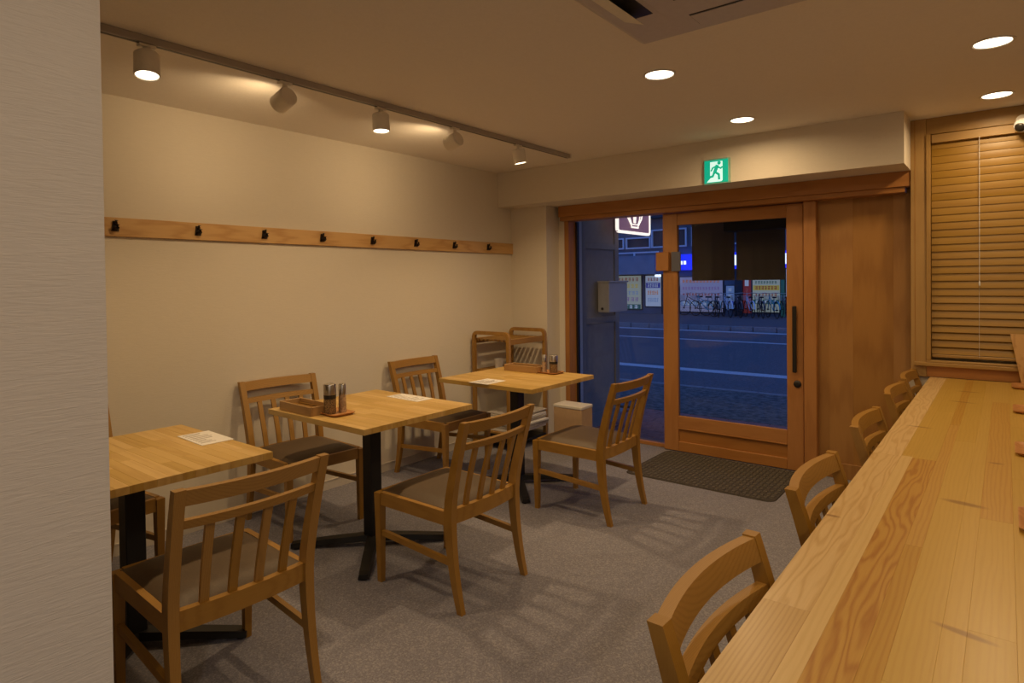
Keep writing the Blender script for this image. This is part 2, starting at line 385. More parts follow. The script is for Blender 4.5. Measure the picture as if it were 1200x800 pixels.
# wooden finger block with pale plate across the stile
bm = bmesh.new(); bm_box(bm, 1.360, 1.470, 4.758, 4.7895, 1.478, 1.632, 0.003)
h = obj('finger_block', bm, MT['cedarZ'], d1, origin=(1.41, 4.77, 1.55)); h.location -= d1.location
bm = bmesh.new(); bm_box(bm, 1.490, 1.566, 4.770, 4.7895, 1.474, 1.632, 0.002)
h = obj('catch_plate', bm, MT['plate'], d1, origin=(1.52, 4.78, 1.55)); h.location -= d1.location
# right-hand post and pocket panel of boards
struct('trim_4', 2.497, 2.580, 4.752, 4.858, 0.001, 1.9495, MT['cedarZ'], bev=0.003)
pw = bpy.data.objects.new('wall_pocket_panel', None); COL.objects.link(pw); pw['kind'] = 'structure'; pw.location = (2.85, 4.82, 0)
for x0, x1 in ((2.580, 2.7999), (2.8001, 3.0399), (3.0401, 3.148)):
    b = box('panel_board', x0, x1, 4.812, 4.855, 0.11, 1.984, MT['panel'], pw, 0.0004); b.location -= pw.location
struct('baseboard_pocket', 2.580, 3.148, 4.800, 4.856, 0.001, 0.1095, MT['panel'], bev=0.002)

# ---- window_2: blind window with timber casing over the counter
WY = 4.675
w2 = box('window_2', 3.151, 3.234, WY, 4.72, 0.775, H-0.001, MT['casingZ'], None, 0.002, 'structure')
def ws(*a, **k): return sub(w2, *a, **k)
ws('head_casing', 3.234, 4.48, WY+.001, 4.72, 2.292, H-0.001, MT['casingX'], 0.002)
ws('inner_frame', 3.234, 3.258, WY-.012, 4.72, 0.882, 2.292, MT['casingZ'], 0.002)
ws('inner_frame', 4.44, 4.464, WY-.012, 4.72, 0.882, 2.292, MT['casingZ'], 0.002)
ws('bottom_frame', 3.234, 4.48, WY-.010, 4.72, 0.868, 0.882, MT['casingX'], 0.002)
ws('sill', 3.170, 4.50, WY-.028, 4.72, 0.846, 0.8675, MT['casingX'], 0.002)
ws('apron', 3.234, 4.48, WY+.004, 4.72, 0.777, 0.8455, MT['cedarX'], 0.001)
ws('glass_pane', 3.258, 4.44, 4.735, 4.741, 0.882, 2.292, MT['glass'])
ws('dusk_block_panel', 3.236, 4.47, 4.744, 4.758, 0.776, 2.33, MT['casingX'])  # panel added behind the glass to block dusk light between the slats
ws('casing_groove', 3.172, 3.176, WY-.001, WY+.004, 0.87, 2.39, MT['panel'])

# ---- venetian blind: every slat a part
bl = thing('venetian_blind', 'closed honey-wood venetian blind in the window over the counter', 'blind', (3.85, 4.70, 2.27))
def bs(name, x0, x1, y0, y1, z0, z1, mat, bev=0): 
    b = box(name, x0, x1, y0, y1, z0, z1, mat, bl, bev); b.location -= bl.location; return b
bs('headrail', 3.262, 4.436, WY-.004, 4.72, 2.236, 2.288, MT['casingX'], 0.002)
slat0 = None
N = 29
for i in range(N):
    z = 2.226 - i*(2.226-0.945)/(N-1)
    if slat0 is None:
        bm = bmesh.new()
        rings = []
        for x in (-0.5895, 0.5895):
            r = [(x, 0.0245*math.sin(t)*1.0, 0) for t in ()]
            pr_ = []
            for k in range(5):
                s = -1 + k/2.0; pr_.append(Vector((x, 0.0255*s, 0.0015*(1-s*s))))
            lo = [p - Vector((0, 0, 0.0028)) for p in pr_][::-1]
            rings.append(pr_ + lo)
        bm_loft(bm, rings)
        slat0 = obj('slat', bm, MT['slat'], bl, True); s = slat0
    else:
        s = slat0.copy(); COL.objects.link(s)
    tilt = 85 - 17*max(0, (i/N-.25)/.75)
    s.location = (0, 0.0, z - 2.27); s.rotation_euler = (R(tilt + random.uniform(-1, 1)), 0, 0)
bs('bottom_rail', 3.262, 4.436, 4.686, 4.712, 0.900, 0.918, MT['casingX'], 0.003)
for x in (3.50, 4.20):
    bm = bmesh.new(); bm_tube(bm, [(x, 4.678, 0.91), (x, 4.678, 2.24)], 0.0012, 5)
    o = obj('ladder_cord', bm, MT['base'], bl, origin=(x, 4.678, 1.6)); o.location -= bl.location
bm = bmesh.new(); bm_tube(bm, [(3.502, 4.664, 1.37), (3.502, 4.664, 2.24)], 0.0009, 5); bm_lathe(bm, [(0, 0), (0.004, 0.004), (0.0045, 0.02), (0.001, 0.03)], 8, (3.502, 4.664, 1.345))
o = obj('pull_cord', bm, MT['winframe'], bl, origin=(3.502, 4.664, 1.8)); o.location -= bl.location

# ================================================================ STREET OUTSIDE
def street(name, x0, x1, y0, y1, z0, z1, mat): return struct(name, x0, x1, y0, y1, z0, z1, mat)
street('road', -40, 25, 8.16, 17.45, -0.30, -0.05, MT['asphalt'])
street('footpath_near', -40, 25, 6.42, 8.05, -0.30, -0.045, MT['asphalt2'])
street('porch_base', -3.0, 7.0, 4.951, 6.419, -0.30, -0.075, MT['extwall'])
street('footpath_far', -40, 25, 17.62, 22.44, -0.30, 0.10, MT['asphalt'])
kn = bpy.data.objects.new('kerb_near', None); COL.objects.link(kn); kn['kind'] = 'structure'; kn.location = (0, 8.1, -0.05)
kf = bpy.data.objects.new('kerb_far', None); COL.objects.link(kf); kf['kind'] = 'structure'; kf.location = (0, 17.5, 0)
k0 = None
for i in range(34):
    x = -16 + i*0.7
    if k0 is None:
        k0 = box('kerb_stone', -.345, .345, -.055, .055, -.2, .012, MT['kerb'], kn, 0.006)
        k0.location = Vector((x, 0, -0.094)); kloc = -0.094
    else:
        c = k0.copy(); COL.objects.link(c); c.location = (x, 0, -0.094)
k1 = None
for i in range(34):
    x = -17 + i*0.62
    if k1 is None:
        k1 = box('kerb_stone', -.30, .30, -.085, .085, -.15, .10, MT['kerb'], kf, 0.012); c = k1
    else:
        c = k1.copy(); COL.objects.link(c)
    c.location = (x, 0.02, -0.03)
for y0, y1 in ((17.05, 17.38), (14.50, 14.68), (9.52, 9.80)):
    struct('road_line', -40, 25, y0, y1, -0.0499, -0.046, MT['white_paint'])
# clay pavers in the porch
pv = bpy.data.objects.new('paving', None); COL.objects.link(pv); pv['kind'] = 'structure'; pv.location = (1.5, 5.6, -0.06)
p0 = None
for j in range(14):
    for i in range(13):
        x = 0.36 + i*0.205 + (0.1 if j % 2 else 0); y = 5.01 + j*0.103
        if p0 is None:
            p0 = box('paver', -.1, .1, -.0495, .0495, -.02, .02, MT['paver'], pv, 0.004); c = p0
        else:
            c = p0.copy(); COL.objects.link(c)
        c.location = (x-1.5, y-5.6, random.uniform(-0.001, 0.001) - 0.002); c.rotation_euler = (0, 0, R(random.uniform(-.4, .4)))
# porch side wall with recessed panels
bm = bmesh.new()
PX = 0.455
bm_box(bm, -0.4, PX-0.015, 5.051, 5.78, -0.075, 2.6)
for y0, y1, z0, z1 in ((5.051, 5.13, -0.07, 2.6), (5.70, 5.782, -0.07, 2.6), (5.13, 5.70, -0.07, 0.10), (5.13, 5.70, 0.98, 1.05), (5.13, 5.70, 1.72, 1.78), (5.13, 5.70, 2.3, 2.6)):
    bm_box(bm, PX-0.016, PX, y0, y1, z0, z1, 0.003)
obj('wall_porch', bm, MT['extwall'], kind='structure')
struct('sky_block_slab', -0.4, 7.0, 5.051, 5.95, 2.60, 2.75, MT['extwall'])  # unseen slab added to block sky light above the door
# wall box in the porch
mb = thing('wall_box', 'beige wall box with black knob fixed to the grey porch wall', 'box', (0.53, 5.46, 1.25))
def mbs(name, x0, x1, y0, y1, z0, z1, mat, bev=0): 
    b = box(name, x0, x1, y0, y1, z0, z1, mat, mb, bev); b.location -= mb.location; return b
mbs('casing', PX+.001, 0.585, 5.345, 5.72, 1.092, 1.385, MT['boxwhite'], 0.006)
mbs('lid', PX+.001, 0.597, 5.335, 5.725, 1.386, 1.402, MT['boxwhite'], 0.004)
bm = bmesh.new(); bm_lathe(bm, [(0, 0.012), (0.010, 0.012), (0.014, 0.006), (0.014, 0)], 16, (0.508, 5.345, 1.128), Matrix.Rotation(R(90), 3, 'X'))
o = obj('knob', bm, MT['blackpl'], mb, True, origin=(.508, 5.345, 1.128)); o.location -= mb.location
# lit projecting sign
PLUM = emit('sign_plum', (0.16, 0.075, 0.12), 0.9); LITW = emit('sign_white', (1.0, 0.86, 0.74), 1.25)
sg = thing('lit_sign', 'plum projecting lightbox sign with white border and line emblem above porch', 'sign', (0.60, 5.86, 2.1))
def sgb(name, x0, x1, y0, y1, z0, z1, mat, bev=0):
    b = box(name, x0, x1, y0, y1, z0, z1, mat, sg, bev); b.location -= sg.location; return b
sy0, sy1, sz0, sz1 = 5.49, 6.22, 1.885, 2.50
sgb('panel', 0.578, 0.60, sy0+.01, sy1-.01, sz0+.01, sz1-.01, PLUM)
bm = bmesh.new(); rr = .045; w = .026
out = []; 
for (cy, cz, a0) in ((sy1-rr, sz1-rr, 0), (sy0+rr, sz1-rr, 90), (sy0+rr, sz0+rr, 180), (sy1-rr, sz0+rr, 270)):
    for k in range(5):
        a = R(a0 + 90*k/4); out.append((cy, cz, math.cos(a), math.sin(a)))
rings = []
for cy, cz, ca, sa in out:
    o1 = Vector((0, cy+rr*ca, cz+rr*sa)); i1 = Vector((0, cy+(rr-w)*ca, cz+(rr-w)*sa))
    rings.append([o1+Vector((0.580, 0, 0)), o1+Vector((0.606, 0, 0)), i1+Vector((0.606, 0, 0)), i1+Vector((0.580, 0, 0))])
bm_loft(bm, rings, close=True)
o = obj('border', bm, LITW, sg, origin=(.56, 5.86, 2.1)); o.location -= sg.location
def line2(bm, pts, r=0.006, x=0.604):
    bm_tube(bm, [(x, y, z) for y, z in pts], r, 6)
bm = bmesh.new(); cy = 5.86
line2(bm, [(cy-.075, 1.955), (cy+.075, 1.955)], .009); line2(bm, [(cy-.065, 1.955), (cy-.085, 1.985), (cy+.085, 1.985), (cy+.065, 1.955)], .006)
for k in (-1, 1):
    line2(bm, [(cy+k*.085, 1.985), (cy+k*.15, 2.05), (cy+k*.19, 2.14), (cy+k*.18, 2.25), (cy+k*.12, 2.35), (cy, 2.41)], .008)
    line2(bm, [(cy+k*.07, 1.985), (cy+k*.11, 2.05), (cy+k*.13, 2.14), (cy+k*.11, 2.25), (cy+k*.05, 2.34)], .006)
    line2(bm, [(cy+k*.19, 2.14), (cy+k*.13, 2.14)], .005)
bm_loft(bm, [[Vector((x, cy+a, z)) for a, z in ((-.02, 2.0), (.02, 2.0), (.03, 2.07), (.022, 2.13), (0, 2.2), (-.022, 2.13), (-.03, 2.07))] for x in (0.6, 0.607)])
o = obj('emblem', bm, LITW, sg, origin=(.6, 5.86, 2.1)); o.location -= sg.location
sgb('bracket', 0.582, 0.598, 5.70, 5.74, sz1-.01, 2.602, MT['black'])
# noren (split curtain) hung outside the door
nr = thing('split_curtain', 'dark brown split cloth curtain hanging outside the glazed door', 'curtain', (1.8, 5.40, 2.05))
def cloth(x0, x1, z0, z1, ph):
    bm = bmesh.new(); n = 24; m = 6; g = []
    for j in range(m+1):
        row = []
        for i in range(n+1):
            u = i/n; v = j/m
            row.append(bm.verts.new((x0+(x1-x0)*u, 5.40 + 0.012*v*math.sin(u*9+ph) + 0.006*math.sin(u*23+ph*2)*v, z1+(z0-z1)*v)))
        g.append(row)
    for j in range(m):
        for i in range(n): bm.faces.new((g[j][i], g[j][i+1], g[j+1][i+1], g[j+1][i]))
    ext = bmesh.ops.extrude_face_region(bm, geom=bm.faces[:])
    for v in ext['geom']:
        if isinstance(v, bmesh.types.BMVert): v.co.y += 0.003
    o = obj('cloth_panel', bm, MT['noren'], nr, True, origin=((x0+x1)/2, 5.4, (z0+z1)/2)); o.location -= nr.location
cloth(1.405, 1.790, 1.395, 2.03, 0.3); cloth(1.803, 2.205, 1.395, 2.03, 2.0)
bm = bmesh.new(); bm_tube(bm, [(1.30, 5.402, 2.04), (2.32, 5.402, 2.04)], 0.014, 10)
for hx in (1.45, 2.15): bm_tube(bm, [(hx, 5.402, 2.04), (hx, 5.402, 2.599)], 0.005, 6)
o = obj('hanging_pole', bm, MT['black'], nr, True, origin=(1.8, 5.4, 2.04)); o.location -= nr.location
# plain dark box above, seen behind the glass top
sh = box('dark_box', 1.80, 2.70, 5.10, 5.26, 1.80, 2.598, MT['dkplane'], None, 0.004)
tag(sh, 'black box outside the door glass, above the cloth curtain', 'shutter box')
# ---- far side: building, posters, lit signs, bicycles
FY = 22.45
bm = bmesh.new()
bm_box(bm, -30, 14, FY, FY+6, 0.0, 11.0)
bf = thing('shop_building', 'blue-grey building with poster-covered shop windows across the street', 'building', (-5, FY, 0.1))
o = obj('wall', bm, MT['facade'], bf, origin=(-8, FY, 5)); o.location -= bf.location
def sx(px, y=0): return None
K = (FY-0)/23.5
def fx(X): return 3.6251 + (X-3.6251)*K
def fz(Z): return 1.40 + (Z-1.40)*K
def fb(name, X0, X1, Z0, Z1, d0, d1, mat, parent=None):
    """box on the far facade, sizes given on the Y=23.5 plane and rescaled to the facade plane"""
    p = parent or bf
    b = box(name, fx(X0), fx(X1), FY-d1, FY-d0, fz(Z0), fz(Z1), mat, None)
    b.parent = p
    q = p; off = Vector((0, 0, 0))
    while q: off += Vector(q.location); q = q.parent
    b.location -= off
    return b
band = MT['facband'] = plain('canopy_blue', (0.24, 0.29, 0.36), 0.6, noise=0.08, nscale=3)
fb('canopy', -26, -7.18, 1.66, 2.40, 0.0, 0.9, band)
fb('upper_wall', -26, 8, 3.9, 4.1, 0.0, 0.5, MT['facdark'])
def frame(X0, X1, Z0, Z1, t=0.055):
    f = fb('window', X0, X1, Z0, Z1, 0.0, 0.04, MT['facdark'])
    fb('window_bar', X0, X0+t, Z0, Z1, 0.04, 0.12, MT['winframe'], f); fb('window_bar', X1-t, X1, Z0, Z1, 0.04, 0.12, MT['winframe'], f)
    fb('window_bar', X0+t, X1-t, Z0, Z0+t, 0.04, 0.12, MT['winframe'], f); fb('window_bar', X0+t, X1-t, Z1-t, Z1, 0.04, 0.12, MT['winframe'], f)
frame(-8.87, -7.74, 2.73, 3.20); frame(-7.70, -6.2, 2.73, 3.47); frame(-11.3, -8.95, 2.73, 3.20); frame(-6.0, -4.2, 2.73, 3.47)
rl = fb('balcony_rail', -9.25, -7.0, 2.50, 2.55, 0.85, 0.90, MT['winframe'])
for X in (-9.2, -8.05, -7.0): fb('rail_post', X-.03, X+.03, 2.40, 2.50, 0.85, 0.90, MT['winframe'])
# shop windows with posters
def glowcol(nm, c, s): return emit(nm, c, s)
PB = {'cream': glowcol('poster_cream', (0.46, 0.50, 0.42), .30), 'blue': glowcol('poster_blue', (0.22, 0.34, 0.62), .26), 'pink': glowcol('poster_pink', (0.36, 0.36, 0.56), .26),
      'white': glowcol('poster_white', (0.52, 0.60, 0.74), .30), 'red': glowcol('poster_red', (0.30, 0.04, 0.04), .26), 'green': glowcol('poster_green', (0.03, 0.14, 0.13), .22), 'dkblue': glowcol('poster_navy', (0.03, 0.05, 0.38), .3),
      'yellow': glowcol('poster_yellow', (0.60, 0.46, 0.08), .28), 'black': MT['facdark'], 'orange': glowcol('poster_orange', (0.62, 0.20, 0.05), .28), 'violet': glowcol('poster_violet', (0.28, 0.16, 0.42), .26)}
def shop_window(X0, X1, Z0, Z1, base, rows, frame_mat=None):
    w = fb('shop_window', X0, X1, Z0, Z1, 0.0, 0.03, frame_mat or PB['black'])
    p = fb('poster', X0+.05, X1-.05, Z0+.05, Z1-.03, 0.03, 0.05, PB[base], w)
    for (z0, z1, bg, inks, n) in rows:
        if bg: fb('poster', X0+.07, X1-.07, z0, z1, 0.05, 0.056, PB[bg], w)
        # rows of glyph-like strokes, too far off to read
        bm = bmesh.new(); a = fx(X0+.14); b_ = fx(X1-.14); st = (b_-a)/n
        hz = (fz(z1)-fz(z0))
        for i in range(n):
            u0 = a + st*i + st*.12; u1 = a + st*(i+1) - st*.12
            for k in range(3):
                zz = fz(z0) + hz*(.18 + .26*k) + hz*random.uniform(-.03, .03)
                bm_box(bm, u0, u1*random.uniform(.9, 1)+u0*0, FY-.064, FY-.056, zz, zz+hz*.11) if False else bm_box(bm, u0, u0+(u1-u0)*random.uniform(.6, 1), FY-.064, FY-.056, zz, zz+hz*.12)
            xm = u0+(u1-u0)*random.uniform(.25, .7)
            bm_box(bm, xm, xm+st*.14, FY-.064, FY-.056, fz(z0)+hz*.12, fz(z0)+hz*.88)
        o = obj('lettering', bm, PB[inks], None, kind='stuff'); o.parent = w
        off = Vector(w.location)+Vector(bf.location); o.location = -off
shop_window(-9.60, -8.16, 0.18, 1.64, 'cream', [(1.36, 1.56, None, 'red', 7), (1.08, 1.30, None, 'yellow', 6), (0.80, 1.0, None, 'blue', 7), (0.52, 0.74, None, 'violet', 6), (0.22, 0.42, 'green', 'white', 5)])
shop_window(-8.05, -7.28, 0.30, 1.63, 'white', [(1.36, 1.54, None, 'red', 4), (1.10, 1.32, 'dkblue', 'white', 5), (0.80, 1.02, None, 'orange', 5), (0.5, 0.72, None, 'blue', 6)])
fb('pillar', -7.28, -6.60, 0.05, 1.66, 0.0, 0.12, MT['facdark'])
shop_window(-6.55, -4.76, 0.12, 1.55, 'pink', [(1.28, 1.44, None, 'orange', 11), (1.0, 1.16, None, 'violet', 13), (0.78, 0.9, None, 'red', 12), (0.4, .6, 'blue', 'white', 9)])
shop_window(-4.72, -4.32, 0.25, 1.20, 'blue', [(0.95, 1.1, None, 'white', 5), (0.7, 0.85, None, 'white', 4), (0.45, 0.6, 'dkblue', 'white', 4)])
fb('pillar', -4.31, -4.05, 0.05, 1.9, 0.0, 0.15, MT['facdark'])
shop_window(-4.04, -3.76, 0.15, 1.55, 'red', [(1.16, 1.5, 'white', 'red', 3), (.85, 1.1, None, 'white', 3), (.5, .7, None, 'white', 2)], PB['red'])
shop_window(-3.74, -2.68, 0.15, 1.55, 'cream', [(1.22, 1.36, None, 'green', 8), (1.0, 1.18, 'yellow', 'red', 7), (0.76, 0.92, None, 'red', 7), (0.5, 0.66, 'green', 'white', 5)])
fb('pillar', -2.67, -2.58, 0.05, 1.7, 0.0, 0.15, PB['green'])
shop_window(-2.57, -1.2, 0.15, 1.80, 'white', [(1.30, 1.5, None, 'red', 6), (0.9, 1.1, None, 'orange', 5), (0.5, 0.7, None, 'blue', 5)])
shop_window(-1.1, 1.0, 0.15, 1.80, 'blue', [(1.30, 1.5, None, 'white', 8), (0.9, 1.1, None, 'yellow', 8)])
shop_window(-11.6, -9.7, 0.18, 1.64, 'blue', [(1.30, 1.5, None, 'white', 8), (0.9, 1.1, None, 'yellow', 8)])
fb('strip_light', -7.55, -7.28, 1.56, 1.64, 0.05, 0.10, emit('strip_light', (.75, .85, 1.0), 2.2))
# long blue lit fascia sign
LB = emit('sign_blue', (0.015, 0.03, 0.85), 1.0); LW = emit('sign_lit_white', (0.75, 0.82, 1.0), 1.5)
fs = thing('fascia_sign', 'long lit blue shop sign across the street behind the cloth curtain', 'sign', (-4.5, FY-.1, fz(2.1)))
def fsb(name, X0, X1, Z0, Z1, d0, d1, mat):
    b = box(name, fx(X0), fx(X1), FY-d1, FY-d0, fz(Z0), fz(Z1), mat, fs); b.location -= fs.location; return b
fsb('panel', -6.60, -1.0, 1.80, 2.42, 0.0, 0.20, LB)
for X0, X1 in ((-6.5, -6.33), (-6.28, -6.18), (-5.3, -4.7), (-4.40, -4.18), (-3.9, -3.4), (-2.72, -2.30), (-2.0, -1.3)):
    fsb('lettering', X0, X1, 2.02 if X0 < -6 else 1.94, 2.16 if X0 < -6 else 2.32, 0.20, 0.215, LW)
fb('light_strip', -6.60, -6.56, 1.2, 1.52, 0.05, 0.12, LW)

# bicycle
def bicycle(label, body, group):
    t = thing('bicycle', label, 'bicycle', (0, 0, 0.1), 0, group)
    for x in (-0.52, 0.52):
        bm = bmesh.new()
        bm_tube(bm, [(x+.32*math.cos(a*math.pi/10), 0, .335+.32*math.sin(a*math.pi/10)) for a in range(20)], .018, 6, True)
        for a in range(8): bm_tube(bm, [(x, 0, .335), (x+.31*math.cos(a*math.pi/4), 0, .335+.31*math.sin(a*math.pi/4))], .0035, 4)
        bm_lathe(bm, [(0, -.04), (.025, -.04), (.025, .04), (0, .04)], 8, (x, 0, .335), Matrix.Rotation(R(90), 3, 'X'))
        obj('wheel', bm, MT['tyre'], t, origin=(x, 0, .335))
    bm = bmesh.new()
    for a, b_ in (((-.52, .335), (-.12, .30)), ((-.12, .30), (-.20, .80)), ((-.52, .335), (-.18, .66)), ((-.12, .30), (.34, .72)), ((-.17, .55), (.32, .82)), ((.52, .335), (.32, .95))):
        bm_tube(bm, [(a[0], 0, a[1]), (b_[0], 0, b_[1])], .016, 6)
    obj('frame', bm, body, t, origin=(0, 0, .5))
    bm = bmesh.new()
    bm_tube(bm, [(.16, -.27, .98), (.28, -.22, 1.0), (.32, 0, .97), (.28, .22, 1.0), (.16, .27, .98)], .012, 6)
    obj('handlebar', bm, MT['steel'], t, origin=(.3, 0, .97))
    bm = bmesh.new(); bm_loft(bm, [[Vector((x, s*w, z)) for s, z in ((-1, .80), (1, .80), (.8, .86), (-.8, .86))] for x, w in ((-.34, .06), (-.27, .085), (-.15, .05), (-.06, .02))], 0.0)
    obj('saddle', bm, MT['tyre'], t, origin=(-.2, 0, .83))
    bm = bmesh.new()
    for i in range(5):
        z = .70+.045*i; w = .10+.012*i
        bm_tube(bm, [(.44, -w, z), (.68, -w, z), (.68, w, z), (.44, w, z)], .005, 4, True)
    for (x, y) in ((.44, -.1), (.68, -.1), (.68, .1), (.44, .1), (.56, -.1), (.56, .1)): bm_tube(bm, [(x, y, .70), (x, y*1.48, .88)], .005, 4)
    obj('basket', bm, MT['steel'], t, origin=(.56, 0, .78))
    for x in (-.52,):
        bm = bmesh.new()
        rg = []
        for a in range(8):
            an = R(20+a*22); rg.append([Vector((x+rr_*math.cos(an), y, .335+rr_*math.sin(an))) for rr_, y in ((.355, -.03), (.36, .03), (.365, .03), (.36, -.03))])
        bm_loft(bm, rg); obj('mudguard', bm, body, t, origin=(x, 0, .6))
    for ch in t.children:
        ch.location = Vector(ch.location)*.84; ch.data.transform(Matrix.Scale(.84, 4))
    return t
bk_teal = bicycle('teal-framed bicycle parked second from the left in the row', plain('bike_teal', (.08, .38, .42), .4), 'bicycles parked across the street')
bk_dark = bicycle('dark bicycle parked at the left end of the row', plain('bike_dark', (.04, .045, .06), .4), 'bicycles parked across the street')
bk_silver = bicycle('silver bicycle parked at an angle left of the red poster', plain('bike_silver', (.75, .78, .82), .45, metal=.1), 'bicycles parked across the street')
row = [(bk_dark, -5.78, 176, None), (bk_teal, -5.25, 158, None), (bk_dark, -4.80, 118, 'dark bicycle parked right beside the teal one'), (bk_silver, -4.42, 125, None),
       (bk_dark, -4.02, 120, 'dark bicycle parked before the red-framed poster'), (bk_silver, -3.62, 122, 'silver bicycle parked before the yellow poster'), (bk_dark, -3.22, 116, 'dark bicycle parked before the yellow poster'),
       (bk_teal, -2.82, 124, 'teal-framed bicycle parked behind the right edge of the door glass'), (bk_dark, -2.40, 118, 'dark bicycle parked at the far right end of the row')]
done = set()
for i, (b, X, rz, lab) in enumerate(row):
    loc = (fx(X)+.05, FY-(0.45 if i == 0 else 0.82), 0.10)
    if b.name not in done and lab is None:
        done.add(b.name); b.location = loc; b.rotation_euler = (0, 0, R(rz))
    else: dup(b, loc, R(rz), lab)

# ================================================================ CEILING FITTINGS
def downlight(x, y, label, lit=True, color=WARM, power=None):
    t = thing('downlight', label, 'ceiling light', (x, y, H), 0, 'recessed round downlights')
    bm = bmesh.new(); bm_lathe(bm, [(0.079, 0.0), (0.079, -0.003), (0.070, -0.005), (0.066, -0.002), (0.066, 0.0)], 36)
    obj('trim_ring', bm, MT['white_pl'], t, True)
    bm = bmesh.new(); bm_lathe(bm, [(0.0, -0.0012), (0.0655, -0.0012), (0.0655, -0.0004), (0, -0.0004)], 32)
    obj('diffuser', bm, MT['glow'], t)
    l = lamp('downlight_lamp', 'AREA', (0, 0, -0.009), power or P_DOWN, color, size=0.12); l.parent = t
    l.data.spread = R(168)
    return t
downlight(2.317, 2.805, 'round recessed downlight nearest the air conditioner')
downlight(2.342, 3.930, 'round recessed downlight just before the beam near the exit sign')
downlight(3.582, 3.348, 'larger-looking round recessed downlight over the middle of the counter')
downlight(3.587, 4.326, 'round recessed downlight over the counter by the blind window')
downlight(2.9, 0.35, 'round recessed downlight overhead near the partition', power=1.6, color=(1, .80, .58))
downlight(3.58, 2.20, 'round recessed downlight over the counter beside the air conditioner')
downlight(3.58, 1.10, 'round recessed downlight over the near end of the counter')
downlight(4.6, -1.0, 'round recessed cool downlight over the kitchen', color=(1, .86, .74), power=20)

tr = thing('lighting_track', 'long grey ceiling track carrying five white spotlights', 'light track', (0.948, 2.2, H))
bm = bmesh.new(); bm_box(bm, -.017, .017, -1.9, 1.889, -.030, -.0003, .002)
obj('rail', bm, MT['track'], tr)
bm = bmesh.new(); bm_box(bm, -.006, .006, -1.88, 1.87, -.0312, -.0302)
obj('slot', bm, MT['blackpl'], tr, kind='stuff')
del bpy.data.objects['slot']['kind']
bm = bmesh.new(); bm_box(bm, -.018, .018, 1.889, 1.903, -.031, -.0003, .002)
obj('end_cap', bm, MT['white_pl'], tr)

def spotlight(y, aim, label, group='spotlights on the ceiling track', power=None):
    t = thing('spotlight', label, 'spotlight', (0.948, y, H-0.032), 0, group)
    bm = bmesh.new(); bm_box(bm, -.015, .015, -.032, .032, -.012, -.0005, .002); bm_lathe(bm, [(0.012, -.03), (0.012, -.012)], 12)
    obj('adapter', bm, MT['spot'], t)
    v = Vector(aim).normalized(); q = v.to_track_quat('-Z', 'Y').to_matrix()
    piv = Vector((0, 0, -.034))
    off = v*.048 if v.z < -.9 else v*.012 + Vector((0, 0, -.045))
    c = piv + off
    bm = bmesh.new()
    bm_lathe(bm, [(0, .048), (.040, .048), (.046, .042), (.047, -.044), (.044, -.048), (.041, -.046), (.041, -.036), (0, -.036)], 28, c, q)
    bm_tube(bm, [Vector((0, 0, -.028)), c + q @ Vector((0, 0, .03))], .009, 8)
    obj('can', bm, MT['spot'], t, True)
    bm = bmesh.new(); bm_lathe(bm, [(0, -.036), (.0405, -.0361), (.0405, -.0425), (0, -.0426)], 24, c, q)
    obj('lens', bm, MT['glow'], t)
    l = lamp('spot_lamp', 'AREA', c + q @ Vector((0, 0, -.052)), power or P_SPOT, WARM, aim=v, size=0.075); l.parent = t
    l.data.spread = R(140)
    return t
spotlight(1.044, (0.16, -.06, -1), 'white track spotlight nearest the camera, lens lit downward')
spotlight(1.650, (-1, 0.0, -.30), 'second track spotlight from the near end, turned to the left wall', power=1.7)
spotlight(2.226, (0.06, -.02, -1), 'middle track spotlight of the five, shining straight down')
spotlight(2.810, (-1, 0.0, -.30), 'fourth track spotlight from the near end, turned to the wall', power=1.7)
spotlight(3.448, (0.10, 0.16, -1), 'farthest track spotlight, next to the end of the track', power=8)

# air conditioner cassette
ac = thing('air_conditioner', 'white ceiling cassette air conditioner with louvres and slotted grille', 'air conditioner', (2.921, 1.894, H))
bm = bmesh.new(); a = .475
ring = lambda s, z: [Vector((-s, -s, z)), Vector((s, -s, z)), Vector((s, s, z)), Vector((-s, s, z))]
bm_loft(bm, [ring(a, -.0005), ring(a, -.012), ring(a-.02, -.024), ring(a-.03, -.026)])
obj('panel', bm, MT['acw'], ac)
bm = bmesh.new(); bm_loft(bm, [ring(.275, -.0262), ring(.275, -.029), ring(.270, -.031)])
obj('grille', bm, MT['acw'], ac)
bm = bmesh.new()
for i in range(13):
    for j in (-1, 1):
        y = -.145 + i*.023; bm_box(bm, min(j*.02, j*.19), max(j*.02, j*.19), y, y+.010, -.0322, -.0308)
obj('grille_slot', bm, MT['blackpl'], ac, kind='stuff')
for k in range(4):
    an = k*math.pi/2; rot = Matrix.Rotation(an, 4, 'Z')
    bm = bmesh.new(); bm_box(bm, .296, .40, -.20, .20, -.0275, -.0262)
    bmesh.ops.transform(bm, matrix=rot, verts=bm.verts[:]); obj('air_slot', bm, MT['blackpl'], ac)
    bm = bmesh.new()
    bm_loft(bm, [[Vector((.330 if k == 2 else .303, y, -.060 if k == 2 else -.030)), Vector((.408, y, -.0295)), Vector((.408, y, -.0278)), Vector((.332 if k == 2 else .303, y, -.057 if k == 2 else -.0278))] for y in (-.197, .197)])
    bmesh.ops.transform(bm, matrix=rot, verts=bm.verts[:]); obj('louvre', bm, MT['acl'] if k == 2 else MT['acw'], ac)

